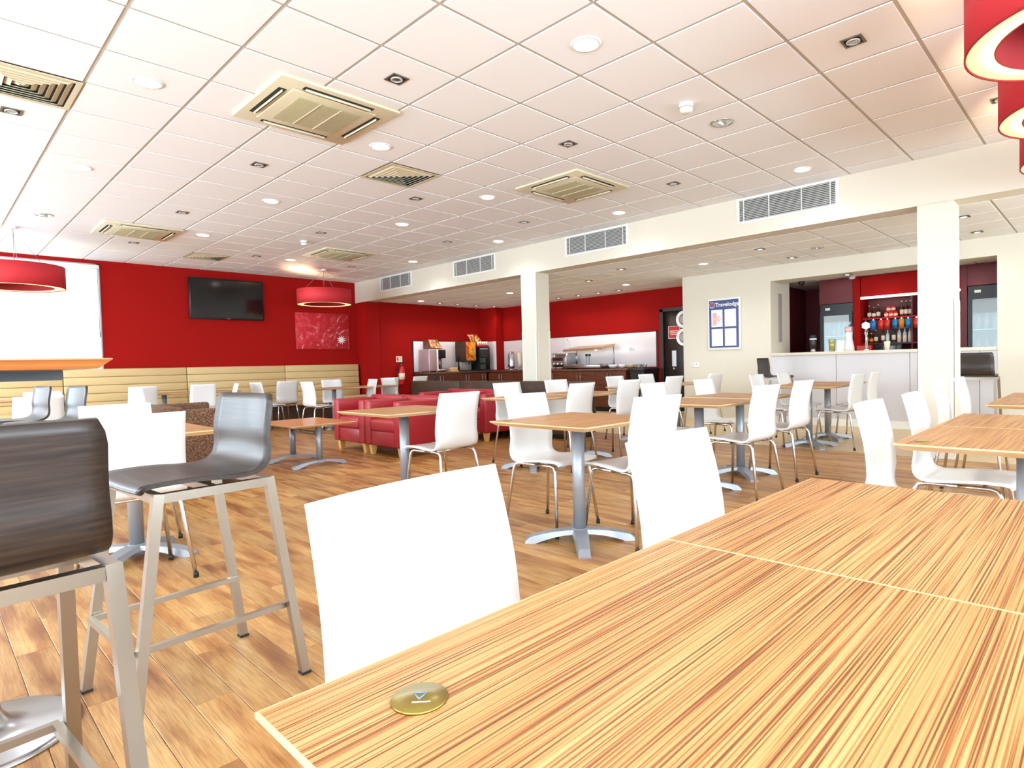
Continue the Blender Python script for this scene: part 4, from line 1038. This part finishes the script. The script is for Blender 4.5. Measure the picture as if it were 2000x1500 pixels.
fridge(XS, -2.62, .66, 'black bottle fridge right of the near column', 2.08, seed=2)
FP = ['far left','left of centre','centre','right of centre','far right']
for q in range(5):
    for z, zn in ((1.06,'lower'),(1.43,'upper')):
        bottle(XS+.13, -.235-q*.085, z, .25, .032, ('bottle_g' if q < 2 else 'bottle_c'), 'label_w' if q % 2 else None, 'bottle at the %s of the %s shelf in the left bar fridge' % (FP[q], zn), 'bottles in the left bar fridge')
for q in range(5):
    for z, zn in ((1.06,'lower'),(1.43,'upper')):
        bottle(XS+.13, -2.40-q*.105, z, .25, .034, 'bottle_c', 'label_w' if q % 2 else None, 'bottle at the %s of the %s shelf in the right bar fridge' % (FP[q], zn), 'bottles in the right bar fridge')
o = thing('back_bar', 'dark red back bar shelving with a lit pelmet', 'shelving', (XS, 0, 0))
Y0, Y1 = -2.20, -.80
obj('pier', MB().box(-.02,.6,-.79,-.68,0,2.41), M['red'], o)
obj('pier', MB().box(-.02,.6,-2.28,-2.20,0,2.41), M['darkred'], o)
obj('back_panel', MB().box(.4,.42,Y0,Y1,0,2.41), M['darkred'], o)
obj('pelmet', MB().box(-.02,.4,Y0,Y1,2.05,2.41), M['red'], o)
obj('light_strip', MB().bbox(-.04,-.02,Y0,Y1,2.02,2.06,.006,1), M['strip'], o)
obj('shelf', MB().bbox(.05,.4,Y0,Y1,1.68,1.70,.003,1), M['redprint'], o)
obj('shelf', MB().bbox(.0,.4,Y0,Y1,1.25,1.28,.003,1), M['darkred'], o)
obj('shelf', MB().bbox(-.05,.4,Y0,Y1,.86,.90,.003,1), M['black'], o)
obj('divider', MB().box(.05,.4,-1.545,-1.525,.9,2.05), M['darkred'], o)
obj('fridge_header', MB().box(-.02,.1,-.675,-.13,1.99,2.41), M['darkred'], o); obj('fridge_header', MB().box(-.02,.1,-2.96,-2.285,2.09,2.41), M['darkred'], o)
for q, (y, h_, nm) in enumerate(((-.87,.22,'left'),(-.94,.19,'middle'),(-1.01,.23,'right'))): bottle(XS+.2, y, 1.701, h_, .031, 'bottle_b', 'label_w', '%s bottle of the three dark ones at the left of the upper bar shelf' % nm, 'bottles on the upper bar shelf')
for q, nm in enumerate(('left','middle','right')): bottle(XS+.2, -1.36-q*.062, 1.701, .26, .03, 'bottle_b', 'label_w', '%s bottle of the three at the right of the upper bar shelf' % nm, 'bottles on the upper bar shelf')
for q, (dy, dz, nm) in enumerate(((0,0,'bottom left'),(.07,0,'bottom middle'),(.14,0,'bottom right'),(.035,.095,'top left'),(.105,.095,'top right'))):
    t = thing('red_tin', '%s red tin of the small pyramid on the bar shelf' % nm, 'tin', (XS+.2, -1.13-dy, 1.701+dz), 0, 'red tins on the bar shelf')
    obj('can', MB().lathe([(.031,0),(.033,.004),(.033,.09),(.03,.094)], 16), M['red_pack'], t); obj('label', MB().lathe([(.0334,.022),(.0334,.065)], 16), M['label_w'], t)
PK = [('blue_pack',-.975,'blue snack packet hanging at the left of the bar shelf'),('red_pack',-1.09,'left red snack packet hanging from the bar shelf'),('red_pack',-1.185,'right red snack packet hanging from the bar shelf'),('blue_pack',-1.30,'blue snack packet in the middle of the hanging row'),('orange_pack',-1.39,'orange snack packet hanging from the bar shelf'),('blue_pack',-1.485,'blue snack packet at the right of the hanging row'),('red_pack',-1.60,'red snack packet hanging right of the shelf divider')]
for mt, y, lb in PK:
    t = thing('snack_packet', lb, 'packet', (XS+.05, y, 1.66), 0, 'snack packets under the shelf')
    v = [(-.02,-.04,0),(-.02,.04,0),(-.045,-.036,-.08),(-.045,.036,-.08),(-.02,-.033,-.16),(-.02,.033,-.16),(.0,-.04,0),(.0,.04,0),(.02,-.036,-.08),(.02,.036,-.08),(.0,-.033,-.16),(.0,.033,-.16)]
    obj('packet', MB().add(v, [(0,1,3,2),(2,3,5,4),(6,8,9,7),(8,10,11,9),(0,2,8,6),(2,4,10,8),(1,7,9,3),(3,9,11,5),(0,6,7,1),(4,5,11,10)], True), M[mt], t)
    obj('clip', MB().box(-.015,-.005,-.01,.01,0,.02), M['steel'], t)
LB = [(-.845,.22,'bottle_b','label_o','orange-labelled bottle behind the beer tap'),(-.915,.17,'bottle_b','label_o','short brown bottle right of the beer tap'),(-.985,.22,'bottle_g','label_w','green bottle on the lower bar shelf, first from the tap'),(-1.09,.27,'bottle_g','label_w','green bottle on the lower bar shelf, second from the tap'),(-1.16,.22,'bottle_c',None,'clear bottle in the middle of the lower bar shelf'),(-1.25,.27,'bottle_g','label_w','tall green bottle right of the middle of the lower bar shelf'),(-1.33,.26,'bottle_c','label_w','tall clear bottle right of the middle of the lower bar shelf'),(-1.41,.24,'bottle_c','label_w','clear bottle left of the pair near the shelf divider'),(-1.485,.25,'bottle_c','label_w','clear bottle right of the pair near the shelf divider')]
for y, h_, mt, lb_, lb in LB: bottle(XS+.15, y, 1.281, h_, .03, mt, lb_, lb, 'bottles on the lower bar shelf')
for y, mt, lb in ((-2.08,'bottle_g','dark green bottle just right of the near column'),(-2.15,'bottle_c','clear bottle just right of the near column')): bottle(XS+.15, y, 1.701, .26, .03, mt, 'label_w', lb, 'bottles right of the column')
t = thing('till', 'black till on the back bar below the bottles', 'till', (XS-.12, -1.24, .901)); obj('drawer', MB().bbox(-.2,.14,-.22,.22,0,.14,.01,1), M['black'], t); obj('display', MB().bbox(-.05,.02,-.20,.20,.14,.36,.01,1), M['black'], t); obj('screen', MB().box(-.053,-.05,-.17,.17,.18,.32), M['screen'], t)
t = thing('red_crate', 'red box on the back bar behind the beer tap', 'box', (XS-.12, -.90, .901)); f = MB(); f.box(-.1,.1,-.11,.11,0,.03); f.box(-.1,-.08,-.11,.11,.03,.34); f.box(.08,.1,-.11,.11,.03,.34); f.box(-.08,.08,-.11,-.09,.03,.34); f.box(-.08,.08,.09,.11,.03,.34); obj('crate', f, M['red_pack'], t)
# things on the counter
t = thing('beer_glass', 'pint glass of lager on the bar counter', 'glass', (9.2, -.65, BT))
obj('lager', MB().lathe([(.036,.02),(.05,.16)], 20), M['beer'], t); obj('foam', MB().lathe([(.05,.16),(.053,.19),(.0001,.195)], 20), M['foam'], t); obj('glass', MB().lathe([(.04,0),(.039,.018),(.054,.20),(.056,.20),(.041,0)], 20), M['glass'], t)
t = thing('grinder', 'clear jar with dark base at the left of the bar counter', 'jar', (9.2, -.36, BT)); obj('base', MB().lathe([(.04,0),(.045,.02),(.03,.06)], 16), M['steel'], t); obj('jar', MB().lathe([(.04,.06),(.052,.12),(.052,.2),(.045,.23)], 16), M['black'], t); obj('band', MB().lathe([(.054,.2),(.054,.22)], 16), M['paper'], t); obj('lid', MB().lathe([(.045,.23),(.05,.26),(.03,.28)], 16), M['black'], t)
t = thing('beer_tap', 'chrome beer tap with white badge on the bar counter', 'beer tap', (9.2, -1.15, BT)); obj('base', MB().lathe([(.045,0),(.04,.02),(.022,.03)], 16), M['chrome'], t); obj('column', MB().lathe([(.02,.02),(.02,.34)], 14), M['chrome'], t)
obj('badge', MB().lathe([(.0001,-.02),(.06,-.02),(.06,.02),(.0001,.02)], 6, smooth=False), M['paper'], t, (-.02,0,.38)).rotation_euler = (0,PI/2,0); obj('spout', MB().tube([(0,0,.30),(-.06,0,.29),(-.07,0,.24)], .01, 8), M['chrome'], t); obj('handle', MB().bbox(-.03,-.01,-.012,.012,.4,.5,.004,1), M['black'], t)
t = thing('napkin_cone', 'white tapering drinks fount on the bar counter beside the fridge', 'drinks fount', (9.2, -.90, BT)); obj('body', MB().lathe([(.08,0),(.075,.06),(.05,.2),(.055,.30)], 18), M['shell'], t); obj('head', MB().bbox(-.05,.05,-.05,.05,.29,.38,.01,2), M['lilac'], t); obj('lever', MB().tube([(0,0,.37),(-.02,-.03,.46)], .01, 8), M['chrome'], t)
t = thing('menu_stand', 'white card standing on the bar counter left of the fount', 'card', (9.2, -.79, BT)); obj('card', MB().box(-.004,.004,-.06,.06,.01,.17), M['paper'], t); obj('foot', MB().box(-.03,.03,-.065,.065,0,.012), M['glass'], t)
t = thing('snack_cup', 'cream cup on the bar counter near the column', 'tub', (9.25, -1.42, BT)); obj('tub', MB().lathe([(.03,0),(.045,.13),(.042,.13),(.0001,.12)], 16), M['label_w'], t)
t = thing('black_camera', 'black dome camera on the bar ceiling', 'camera', (9.75, .02, 2.415)); obj('mount', MB().lathe([(.06,0),(.06,-.03)], 16), M['black'], t); obj('dome', MB().lathe([(.05,-.03),(.05,-.06),(.03,-.1),(.0001,-.11)], 16), M['screen'], t)
